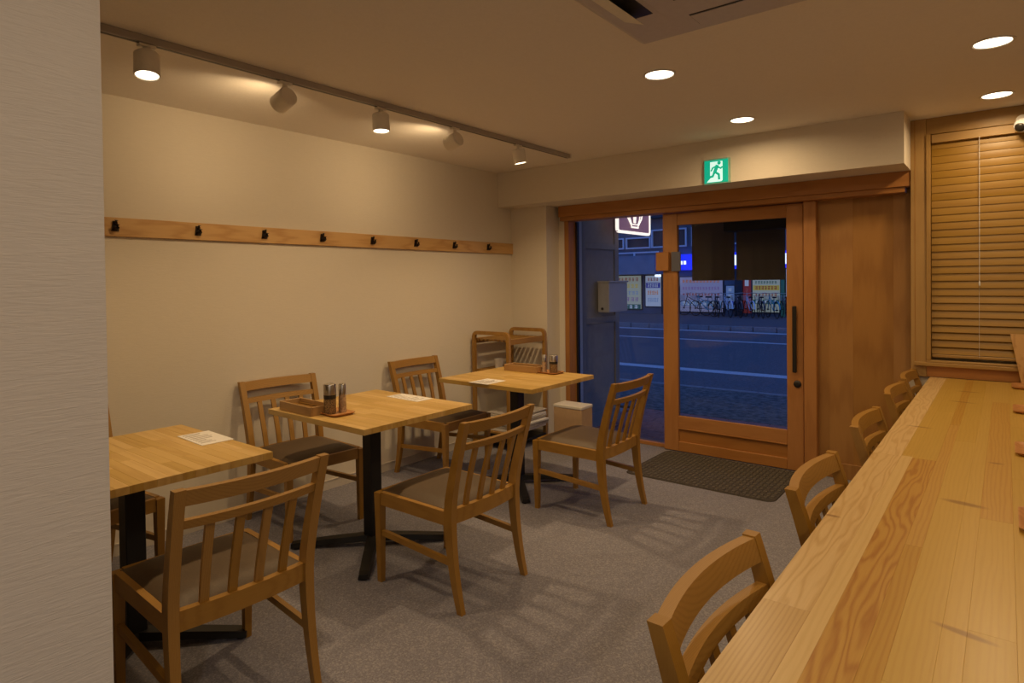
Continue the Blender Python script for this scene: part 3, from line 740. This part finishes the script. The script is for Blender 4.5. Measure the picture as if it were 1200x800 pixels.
# dome camera on the window head
dc = thing('dome_camera', 'small white ball-shaped camera with black lens on the window head', 'camera', (3.70, 4.655, 2.265))
bm = bmesh.new(); bm_lathe(bm, [(0, .042), (.022, .036), (.036, .020), (.041, 0), (.036, -.020), (.022, -.035), (0, -.041)], 24, (0, -.035, 0))
obj('ball', bm, MT['winframe'], dc, True)
bm = bmesh.new(); q = Vector((-.45, -1, -.55)).normalized().to_track_quat('Z', 'Y').to_matrix()
bm_lathe(bm, [(.026, .0325), (.022, .037), (.012, .0415), (0, .043)], 20, (0, -.035, 0), q)
obj('lens', bm, MT['blackpl'], dc, True)
bm = bmesh.new(); bm_tube(bm, [(0, .018, .04), (0, -.02, .03)], .012, 8); bm_lathe(bm, [(0, 0), (.03, 0), (.03, .012), (0, .012)], 16, (0, .0185, .04), Matrix.Rotation(R(90), 3, 'X'))
obj('bracket', bm, MT['white_pl'], dc, True)

# ================================================================ EXIT SIGN
GREEN = emit('exit_green', (0.0, 0.36, 0.22), 0.85); EW = emit('exit_white', (0.66, 0.98, 0.90), .75)
ex = thing('exit_sign', 'green lit emergency exit sign with running figure on the beam', 'exit sign', (2.028, BY, 2.165))
bm = bmesh.new(); bm_box(bm, -.092, .092, -.030, -.0005, -.090, .090, .004); obj('casing', bm, plain('exit_case', (.30, .55, .45), .4), ex)
bm = bmesh.new(); bm_box(bm, -.084, .084, -.0325, -.030, -.080, .080); obj('face', bm, GREEN, ex)
pl = lambda u, v, w: (u, -.0326-w, v)
poly('doorway', [(-.042, .068), (.046, .068), (.046, -.066), (.036, -.074), (-.068, -.074), (-.042, -.048)], pl, ex, EW, .0012)
def limb(bm, pts, w):
    for (a, b_) in zip(pts[:-1], pts[1:]):
        A = Vector((a[0], 0, a[1])); B = Vector((b_[0], 0, b_[1])); d = (B-A).normalized(); n = Vector((-d.z, 0, d.x))*w
        q = [A-d*w*.6-n, A-d*w*.6+n, B+d*w*.6+n, B+d*w*.6-n]
        bm_loft(bm, [[p+Vector((0, -.0338, 0)) for p in q], [p+Vector((0, -.0350, 0)) for p in q]])
bm = bmesh.new()
limb(bm, [(.008, .036), (-.008, -.004)], .012)
limb(bm, [(.010, .030), (.034, .018), (.044, .026)], .0055)
limb(bm, [(.002, .034), (-.022, .026), (-.034, .006)], .0055)
limb(bm, [(-.006, -.006), (.020, -.024), (.022, -.056)], .0075)
limb(bm, [(-.010, -.006), (-.024, -.034), (-.052, -.040)], .0075)
bm_lathe(bm, [(0, .0338), (.0125, .0338), (.0125, .0352), (0, .0352)], 16, (.022, 0, .056), Matrix.Rotation(R(90), 3, 'X'))
obj('running_figure', bm, GREEN, ex)

# ================================================================ COAT RAIL
cr = box('coat_rail', 0.0005, 0.020, 0.62, 4.551, 1.662, 1.759, MT['rail'], None, 0.0015)
tag(cr, 'long pale pine board with coat hooks along the left wall', 'coat rail')
hy = [0.815, 1.237, 1.657, 2.062, 2.480, 2.903, 3.327, 3.757, 4.192]
h0 = None
for i, y in enumerate(hy):
    if h0 is None:
        bm = bmesh.new()
        bm_loft(bm, [[Vector((.0, s*w, z)) for s, z, w in ((-1, .028, .010), (1, .028, .010), (1, -.026, .018), (-1, -.026, .018))], [Vector((.006, s*w, z)) for s, z, w in ((-1, .026, .009), (1, .026, .009), (1, -.024, .017), (-1, -.024, .017))]])
        pts = [(.006, 0, -.012), (.022, 0, -.018), (.034, 0, -.008), (.036, 0, .008)]
        bm_tube(bm, pts, [.009, .009, .010, .012], 8)
        bm_tube(bm, [(.006, 0, .012), (.018, 0, .018), (.022, 0, .030)], [.007, .007, .009], 8)
        h0 = obj('coat_hook', bm, MT['hook'], None, True); o = h0; cr['n'] = 9
        del cr['n']
    else:
        o = h0.copy(); COL.objects.link(o)
    o.parent = cr; o.location = Vector((0.0203, y, 1.713)) - Vector(cr.location)

# ================================================================ CHAIRS
def bar(bm, p0, p1, w0, w1, axis_w, t0=None, t1=None, bev=.003):
    """square bar between two points; w = size along axis_w, t = the other size"""
    p0 = Vector(p0); p1 = Vector(p1); d = (p1-p0).normalized(); aw = Vector(axis_w); at = d.cross(aw).normalized(); aw = at.cross(d).normalized()
    t0 = t0 or w0; t1 = t1 or w1
    bm_loft(bm, [[p+aw*w*a/2+at*t*b/2 for a, b in ((-1, -1), (1, -1), (1, 1), (-1, 1))] for p, w, t in ((p0, w0, t0), (p1, w1, t1))], bev)
def back_x(z):   # centre line of the rear post, x as function of z
    z0, z1, z2 = 0, .40, .80
    if z < .42: u = z/.42; return -.245 + .055*(1-(1-u)**2)
    u = (z-.42)/.38; return -.190 - .095*u**1.25
def make_chair(label):
    t = thing('dining_chair', label, 'chair')
    hw = .2125
    for s in (-1, 1):
        bm = bmesh.new(); rings = []
        for i in range(13):
            z = .80*i/12; x = back_x(z); w = .031
            d = .026 + .018*min(1, z/.38) if z < .42 else .044 - .016*(z-.42)/.38
            yw = .024 + .007*min(1, z/.38)
            yc = s*(hw + (.0 if z < .42 else .009*(z-.42)/.38))
            rings.append([Vector((x+a*d/2, yc+b_*yw/2, z)) for a, b_ in ((-1, -1), (1, -1), (1, 1), (-1, 1))])
        bm_loft(bm, rings, .003); obj('rear_leg', bm, MT['chairZ'], t, True)
        bm = bmesh.new()
        rings = [[Vector((.232+a*w/2, s*.216+b_*w/2-s*(.036-w)*.2, z)) for a, b_ in ((-1, -1), (1, -1), (1, 1), (-1, 1))] for z, w in ((0, .024), (.34, .034), (.422, .036))]
        bm_loft(bm, rings, .003); obj('front_leg', bm, MT['chairZ'], t, True)
        bm = bmesh.new(); bar(bm, (-.172, s*.2125, .392), (.215, s*.217, .397), .060, .060, (0, 0, 1), .022, .022); obj('side_rail', bm, MT['chairX'], t)
        bm = bmesh.new(); bar(bm, (-.200, s*.2120, .205), (.218, s*.214, .235), .026, .026, (0, 0, 1), .018, .018, .002); obj('stretcher', bm, MT['chairX'], t)
    bm = bmesh.new(); bar(bm, (.234, -.198, .397), (.234, .198, .397), .060, .060, (0, 0, 1), .022, .022); obj('front_rail', bm, MT['chairY'], t)
    def crest(z0, z1, th, sag, name, inset=.199):
        bm = bmesh.new(); rings = []
        for i in range(15):
            u = -1+2*i/14; y = u*(inset + (.008*((z0-.42)/.38) if z0 > .5 else 0)); zc = (z0+z1)/2
            bx = lambda z: back_x(z) - sag*(1-u*u)
            rings.append([Vector((bx(z0)-th/2, y, z0)), Vector((bx(z0)+th/2, y, z0)), Vector((bx(z1)+th/2, y, z1)), Vector((bx(z1)-th/2, y, z1))])
        bm_loft(bm, rings, .0025); return obj(name, bm, MT['chairY'], t, True)
    crest(.750, .797, .024, .026, 'top_rail'); crest(.680, .706, .022, .024, 'back_rail'); crest(.368, .430, .024, .014, 'rear_rail')
    for k in range(4):
        y = -.123 + k*.082; u = y/.2; bm = bmesh.new(); rings = []
        for i in range(7):
            z = .428 + (.684-.428)*i/6; f = i/6; sag = .014+(.024-.014)*f
            x = back_x(z) - sag*(1-u*u) + .004; w = .026; yy = y*(1+.05*f)
            rings.append([Vector((x+a*.006, yy+b_*w/2, z)) for a, b_ in ((-1, -1), (1, -1), (1, 1), (-1, 1))])
        bm_loft(bm, rings, .0015); obj('back_slat', bm, MT['chairZ'], t, True)
    # cushion: domed pad, tucked at its rim
    bm = bmesh.new(); nx, ny = 14, 14; top = []
    for i in range(nx+1):
        row_ = []
        for j in range(ny+1):
            u = -1+2*i/nx; v = -1+2*j/ny
            x = .027 + u*.2020; y = v*(.203 + (.004*u if u > 0 else 0))
            if u < -.80: x += .008*(1-v*v)*-1.2
            e = (1-abs(u)**5)*(1-abs(v)**5)
            row_.append(bm.verts.new((x, y, .424+.026*max(e, 0)**.5)))
        top.append(row_)
    for i in range(nx):
        for j in range(ny): bm.faces.new((top[i][j], top[i+1][j], top[i+1][j+1], top[i][j+1]))
    rim = [top[i][0] for i in range(nx+1)] + [top[nx][j] for j in range(1, ny+1)] + [top[i][ny] for i in range(nx-1, -1, -1)] + [top[0][j] for j in range(ny-1, 0, -1)]
    low = [bm.verts.new((v.co.x, v.co.y, .400)) for v in rim]
    n = len(rim)
    for i in range(n): bm.faces.new((rim[i], rim[(i+1) % n], low[(i+1) % n], low[i]))
    bm.faces.new(low[::-1])
    obj('seat', bm, MT['leather'], t, True)['label'] = 'taupe padded leatherette seat'
    for ch in t.children:
        for v in ch.data.vertices:
            v.co.x *= 1.06; v.co.y *= 1.05
            if v.co.z > .42: v.co.z = .42+(v.co.z-.42)*1.052
    return t
ch0 = make_chair('oak dining chair nearest the camera, back to the room, at the near table')
ch0.location = (1.490, 1.022, 0); ch0.rotation_euler = (0, 0, R(178))
dup(ch0, (1.562, 2.110, 0), R(181), 'oak dining chair with its slatted back to the room, at the middle table')
dup(ch0, (1.593, 3.316, 0), R(181), 'oak dining chair beside the door mat at the farthest table')
dup(ch0, (0.336, 0.962, 0), R(5), 'oak dining chair against the left wall, half hidden behind the partition')
dup(ch0, (0.350, 2.102, 0), R(-4), 'oak dining chair against the left wall behind the middle table')
dup(ch0, (0.340, 3.275, 0), R(1), 'oak dining chair against the left wall between middle and farthest tables')
cc = [(1.205, 'nearest of the oak chairs at the counter, at the bottom of the photo'), (2.047, 'second nearest oak chair tucked under the long counter'), (2.957, 'third oak chair along the counter, in front of the wood panel'),
      (3.825, 'fourth oak chair along the counter, second from the window wall'), (4.430, 'farthest oak chair at the counter, in the corner by the blind window')]
for y, lab in cc:
    dup(ch0, (3.466, y, 0), R(-1 if y < 4 else 0), lab, 'oak chairs along the counter')
for o in COL.objects:
    if o.name.startswith('dining_chair') and 'group' not in o: o['group'] = 'oak chairs around the dining tables'

# ================================================================ TABLES
HT = .742
def make_table(label, loc):
    t = thing('dining_table', label, 'table', loc, 0, 'square pine dining tables')
    L_, D_ = .805, .726
    n = 17; w = D_/n
    rnd = random.Random(3)
    for i in range(n):
        y0 = -D_/2 + i*w; cuts = [-L_/2] + sorted([rnd.uniform(-.25, .0), rnd.uniform(.02, .28)][: 1 + (i % 2)]) + [L_/2]
        for a, b_ in zip(cuts[:-1], cuts[1:]):
            box('stave', a+.0001, b_-.0001, y0+.0001, y0+w-.0001, HT-.027, HT, MT['stave'], t, .0006)
    bm = bmesh.new(); bm_box(bm, -.20, .20, -.035, .035, HT-.034, HT-.0272); bm_box(bm, -.035, .035, -.20, .20, HT-.034, HT-.0272)
    obj('top_bracket', bm, MT['black'], t)
    bm = bmesh.new(); bm_box(bm, -.036, .036, -.036, .036, .040, HT-.034, .004); obj('column', bm, MT['black'], t)
    for k in range(4):
        a = R(45+90*k); d = Vector((math.cos(a), math.sin(a), 0)); s = Vector((-d.y, d.x, 0)); rg = []
        for r_, hw_, z0, z1 in ((.02, .034, .028, .060), (.20, .032, .022, .050), (.39, .028, .010, .036), (.425, .026, .008, .030)):
            rg.append([d*r_+s*hw_+Vector((0, 0, z0)), d*r_-s*hw_+Vector((0, 0, z0)), d*r_-s*hw_*.8+Vector((0, 0, z1)), d*r_+s*hw_*.8+Vector((0, 0, z1))])
        bm = bmesh.new(); bm_loft(bm, rg, .003); bm_lathe(bm, [(0, 0), (.018, 0), (.018, .012), (0, .012)], 12, d*.40)
        obj('base_arm', bm, MT['black'], t)
    return t
tb = make_table('square pine table nearest the partition on a black cross base', (.957, .955, 0))
dup(tb, (.957, 2.125, 0), 0, 'square pine table in the middle of the row of three')
dup(tb, (.957, 3.394, 0), 0, 'square pine table farthest back, nearest the door')

# menu sheets: paper with lines of print
def menu(label, x, y, rz, w=.18, l=.25, m_=None):
    t = thing('menu_sheet', label, 'menu', (x, y, HT+.0003), rz, 'menu sheets lying on the tables')
    bm = bmesh.new(); bm_box(bm, -l/2, l/2, -w/2, w/2, 0, .0012); obj('sheet', bm, MT['paper'], t)
    bm = bmesh.new(); rn = random.Random(int(x*100+y*31))
    for i in range(8):
        u = -l/2+.02+i*(l-.04)/8
        bm_box(bm, u, u+.007, -w/2+.015, -w/2+.015+rn.uniform(.4, .95)*(w-.03), .0012, .0015)
    obj('print_lines', bm, MT['ink'], t, kind='stuff')
    return t
menu('white printed menu sheet on the nearest table', .915, 1.262, R(-2), .135, .25)
menu('white printed menu sheet on the middle table', .935, 2.418, R(-2), .12, .27)
menu('white printed menu sheet on the farthest table', .930, 3.112, R(0), .19, .165)

# chopstick boxes
def chopbox(label, x, y, rz, L_=.30, W_=.125):
    t = thing('chopstick_box', label, 'box', (x, y, HT+.0003), rz, 'wooden chopstick boxes')
    bm = bmesh.new(); hh = .046; th = .009
    bm_box(bm, -L_/2, L_/2, -W_/2, -W_/2+th, 0, hh, .0015); bm_box(bm, -L_/2, L_/2, W_/2-th, W_/2, 0, hh, .0015)
    bm_box(bm, -L_/2, -L_/2+th, -W_/2+th, W_/2-th, 0, hh, .0015); bm_box(bm, L_/2-th, L_/2, -W_/2+th, W_/2-th, 0, hh, .0015)
    bm_box(bm, -L_/2+th, L_/2-th, -W_/2+th, W_/2-th, 0, .006)
    obj('body', bm, MT['boxwood'], t)
    bm = bmesh.new()
    for i in range(9):
        y_ = -W_/2+.018+i*(W_-.036)/8; z_ = .012+.006*(i % 3)
        bm_tube(bm, [(-L_/2+.02, y_, z_), (L_/2-.03, y_+.004*math.sin(i), z_+.002)], [.0035, .0022], 5)
    obj('chopsticks', bm, MT['chairX'], t, kind='stuff')
    return t
chopbox('brown wooden chopstick box on the middle table', .775, 1.845, R(-2))
chopbox('brown wooden chopstick box on the farthest table', .838, 3.645, R(0))
def tray(label, x, y, rz, z=HT, w=.19, l=.135, group='small wooden condiment trays'):
    bm = bmesh.new()
    def rr(hx, hy, z_, r=.02):
        pts = []
        for cx, cy, a0 in ((hx-r, hy-r, 0), (-hx+r, hy-r, 90), (-hx+r, -hy+r, 180), (hx-r, -hy+r, 270)):
            for k in range(5):
                a = R(a0+22.5*k); pts.append(Vector((cx+r*math.cos(a), cy+r*math.sin(a), z_)))
        return pts
    bm_loft(bm, [rr(w/2-.012, l/2-.012, 0), rr(w/2, l/2, .012), rr(w/2-.004, l/2-.004, .012), rr(w/2-.014, l/2-.014, .0045)])
    o = obj('condiment_tray', bm, MT['traywood'], None, True); o.location = (x, y, z+.0003); o.rotation_euler = (0, 0, rz)
    tag(o, label, 'tray', group); return o
tray('small wooden tray holding two shakers on the middle table', .953, 1.898, R(-3))
tray('small wooden tray holding two shakers on the farthest table', 1.047, 3.662, R(-3))
def shaker(label, x, y, r, h, z=HT, dark=True):
    t = thing('pepper_mill' if dark else 'salt_shaker', label, 'shaker', (x, y, z+.0050), 0, 'shakers on the condiment trays')
    if dark:
        bm = bmesh.new(); bm_lathe(bm, [(0, 0), (r*.93, 0), (r, .006), (r, h*.50), (0, h*.50)], 24); obj('jar', bm, MT['pepper'], t, True)
        bm = bmesh.new(); bm_lathe(bm, [(0, h*.50), (r*1.02, h*.50), (r*1.02, h*.64), (0, h*.64)], 24); obj('collar', bm, MT['blackpl'], t, True)
        bm = bmesh.new(); bm_lathe(bm, [(0, h*.64), (r*1.04, h*.64), (r*1.06, h*.96), (r*.98, h), (0, h)], 24); obj('cap', bm, MT['steel'], t, True)
    else:
        bm = bmesh.new(); bm_lathe(bm, [(0, 0), (r, 0), (r*1.02, .01), (r*.9, h*.62), (0, h*.62)], 20); obj('jar', bm, MT['glassjar'], t, True)
        bm = bmesh.new(); bm_lathe(bm, [(0, h*.62), (r*.92, h*.62), (r*.9, h*.95), (r*.7, h), (0, h)], 20); obj('cap', bm, MT['steel'], t, True)
    return t
MT['glassjar'] = plain('shaker_glass', (.42, .30, .20), .15, noise=.4, nscale=90)
shaker('glass pepper mill with steel cap and black collar, middle table', .948, 1.872, .030, .150)
shaker('slim steel-capped shaker beside the mill on the middle table', .965, 1.935, .020, .146, dark=False)
shaker('glass pepper mill with steel cap and black collar, farthest table', 1.075, 3.672, .030, .125)
shaker('slim steel-capped shaker beside the mill on the farthest table', 1.005, 3.655, .018, .125, dark=False)

# ================================================================ COUNTER
CZ = .776
cn = thing('counter', 'long glued-pine counter running to the blind window on the right', 'counter', (3.53, 2.5, 0))
strips = [(3.252, 3.338, 'pine_pale', [1.247, 2.536, 3.6]), (3.338, 3.372, 'pine_plain', [0.9, 2.55, 3.9]), (3.372, 3.440, 'pine_orange', [0.6, 2.536, 3.5]), (3.440, 3.474, 'pine_warm', [1.7, 3.2]),
          (3.474, 3.536, 'pine_mid', [1.1, 2.9, 4.0]), (3.536, 3.572, 'pine_mid', [.8, 2.1, 3.4]), (3.572, 3.640, 'pine_mid', [1.35, 2.0, 3.9]), (3.640, 3.720, 'pine_mid', [.9, 2.45, 3.3]), (3.720, 3.80, 'pine_mid', [1.6, 3.0])]
for (x0, x1, m_, cuts) in strips:
    ys = [-.35] + cuts + [4.672]
    for a, b_ in zip(ys[:-1], ys[1:]):
        mm = m_
        if m_ == 'pine_orange' and a > 2.5: mm = 'pine_mid'
        if m_ == 'pine_pale' and a < 1: mm = 'pine_tan'
        if m_ == 'pine_plain' and a > 2: mm = 'pine_mid'
        if abs(x0-3.572) < .001 and a in (2.0,): mm = 'pine_warm'
        b = box('counter_board', x0+.00003, x1-.00003, a+.00003, b_-.00003, CZ-.045, CZ, MT[mm], cn, .0003); b.location -= cn.location
b = box('support_panel', 3.70, 3.735, -.33, 4.670, .002, CZ-.046, MT['casingY'], cn, .001); b.location -= cn.location
for y in (.05, 1.6, 3.35):
    b = box('bracket', 3.45, 3.699, y, y+.03, CZ-.10, CZ-.0462, MT['casingX'], cn, .001); b.location -= cn.location
# kitchen-side ledge
b = box('serving_ledge', 3.802, 4.05, -.35, 4.672, 0.001, .93, MT['casingY'], None, .002)
tag(b, 'raised wooden serving ledge behind the pine counter', 'ledge')
# condiment trays on the counter
cty = [(2.03, 'counter tray opposite the second nearest chair'), (2.86, 'counter tray opposite the third chair'), (3.72, 'counter tray opposite the fourth chair'), (4.50, 'counter tray by the blind window')]
for i, (y, lab) in enumerate(cty):
    tray('wooden ' + lab, 3.715, y, R(0), CZ, .13, .20, 'condiment trays along the counter')
    shaker('glass pepper mill on the ' + lab, 3.735, y-.045, .030, .125, CZ)
    shaker('slim shaker on the ' + lab, 3.745, y+.045, .018, .125, CZ, False)
mbd = thing('menu_board', 'plain tan wooden menu board standing at the counter end', 'menu board', (3.72, 4.60, CZ+.0005), R(0))
bm = bmesh.new(); bm_loft(bm, [[Vector((x0_, -.012, 0)), Vector((.09, -.012, 0)), Vector((.09, .0, 0)), Vector((x0_, .0, 0))] if False else [Vector((x0_, -.006+z*.05, z)), Vector((.085, -.006+z*.05, z)), Vector((.085, .006+z*.05, z)), Vector((x0_, .006+z*.05, z))] for x0_, z in ((-.025, .006), (-.075, .29))], .002)
obj('board', bm, MT['rail'], mbd)
bm = bmesh.new(); bm_box(bm, -.03, .09, -.02, .03, 0, .006, .001); obj('foot', bm, MT['casingX'], mbd)

# ================================================================ MAGAZINE RACK + papers, box, mat
rk = thing('newspaper_rack', 'tall open oak newspaper rack with rounded hoop ends in the corner', 'rack', (.235, 4.22, 0))
RW, RH = .20, .985
for y in (3.965, 4.475):
    bm = bmesh.new(); c = []; r0 = .035
    path = [(-RW+.012, 0.0)] + [(-RW+.012, RH-.012-r0)] + [(-RW+.012+r0*(1-math.cos(R(a))), RH-.012-r0+r0*math.sin(R(a))) for a in (30, 60, 90)] + [(RW-.012-r0+r0*math.sin(R(a)), RH-.012-r0+r0*math.cos(R(a))) for a in (0, 30, 60, 90)] + [(RW-.012, 0.0)]
    rg = []
    for i, (x, z) in enumerate(path):
        a = path[max(i-1, 0)]; b_ = path[min(i+1, len(path)-1)]; d = Vector((b_[0]-a[0], 0, b_[1]-a[1])).normalized(); n_ = Vector((-d.z, 0, d.x))
        p = Vector((x, 0, z)); rg.append([p+n_*.015+Vector((0, -.014, 0)), p-n_*.015+Vector((0, -.014, 0)), p-n_*.015+Vector((0, .014, 0)), p+n_*.015+Vector((0, .014, 0))])
    bm_loft(bm, rg, .002); o = obj('hoop_frame', bm, MT['chairZ'], rk, True); o.location = (0, y-4.22, 0)
def rks(name, x0, x1, y0, y1, z0, z1, mat, bev=.001):
    b = box(name, x0, x1, y0, y1, z0, z1, mat, rk, bev); b.location -= rk.location; return b
for k in range(8):
    x = .060 + k*.0445
    rks('shelf_slat', x, x+.026, 3.979, 4.461, .905, .918, MT['chairY'])
rks('shelf_front', .405, .425, 3.979, 4.461, .880, .925, MT['chairY']); rks('shelf_back', .045, .058, 3.979, 4.461, .880, .925, MT['chairY'])
for z in (.640, .125):
    rks('shelf', .05, .42, 3.979, 4.461, z, z+.016, MT['chairY'])
rks('bottom_shelf', .05, .44, 3.979, 4.461, .05, .066, MT['black'])
# stacks of folded papers on the middle/lower shelves
rn = random.Random(5); z = .1415
for i in range(9):
    h_ = rn.choice([.012, .018, .022])
    o = box('folded_newspaper', -.17, .17, -.21, .21, 0, h_-.0008, MT['news'] if i % 3 else MT['paper'], None, .003)
    o.location = (.300+rn.uniform(-.012, .03), 4.22+rn.uniform(-.01, .01), z+h_/2); o.rotation_euler = (0, 0, R(rn.uniform(-3, 3)))
    tag(o, 'topmost folded newspaper of the stack in the oak rack' if i == 8 else 'bottom folded newspaper of the stack in the oak rack' if i == 0 else 'folded newspaper in the middle of the stack in the oak rack', 'newspaper', 'newspapers stacked in the rack'); z += h_
cp = bmesh.new(); bm_lathe(cp, [(0, .002), (.030, .002), (.032, .0), (.040, .088), (.037, .088), (.030, .008), (0, .008)], 24)
cp = obj('cup', cp, MT['paper'], None, True); cp.location = (.215, 4.09, .6565); tag(cp, 'small pale paper cup standing inside the oak rack', 'cup')
# white storage box
sb = thing('storage_box', 'white lidded storage box on the floor beside the newspaper rack', 'box', (.83, 4.30, 0), 0)
bm = bmesh.new(); bm_box(bm, -.135, .135, -.085, .085, .001, .365, .004); obj('body', bm, MT['boxtan'], sb)
bm = bmesh.new(); bm_box(bm, -.138, .138, -.088, .088, .366, .392, .005); obj('lid', bm, MT['white_pl'], sb)

# door mat with a diamond weave of raised ribs
mt = thing('door_mat', 'dark ribbed rubber-backed mat on the floor inside the door', 'mat', (1.965, 4.40, 0), 0)
def rrect(hx, hy, r, z):
    pts = []
    for cx, cy, a0 in ((hx-r, hy-r, 0), (-hx+r, hy-r, 90), (-hx+r, -hy+r, 180), (hx-r, -hy+r, 270)):
        for k in range(5):
            a = R(a0+22.5*k); pts.append(Vector((cx+r*math.cos(a), cy+r*math.sin(a), z)))
    return pts
bm = bmesh.new(); bm_loft(bm, [rrect(.525, .375, .06, .0004), rrect(.520, .370, .06, .006)]); obj('base', bm, MT['mat'], mt)
bm = bmesh.new()
for i in range(30):
    for j in range(20):
        x = -.49+i*.0338; y = -.345+j*.0363
        if abs(x) > .475 and abs(y) > .325: continue
        s = .010
        if (i+j) % 2: bm_box(bm, x-s, x+s, y-.014, y+.014, .006, .0095)
        else: bm_box(bm, x-.014, x+.014, y-s*.6, y+s*.6, .006, .0085)
obj('rib_pattern', bm, MT['mat2'], mt, kind='stuff')
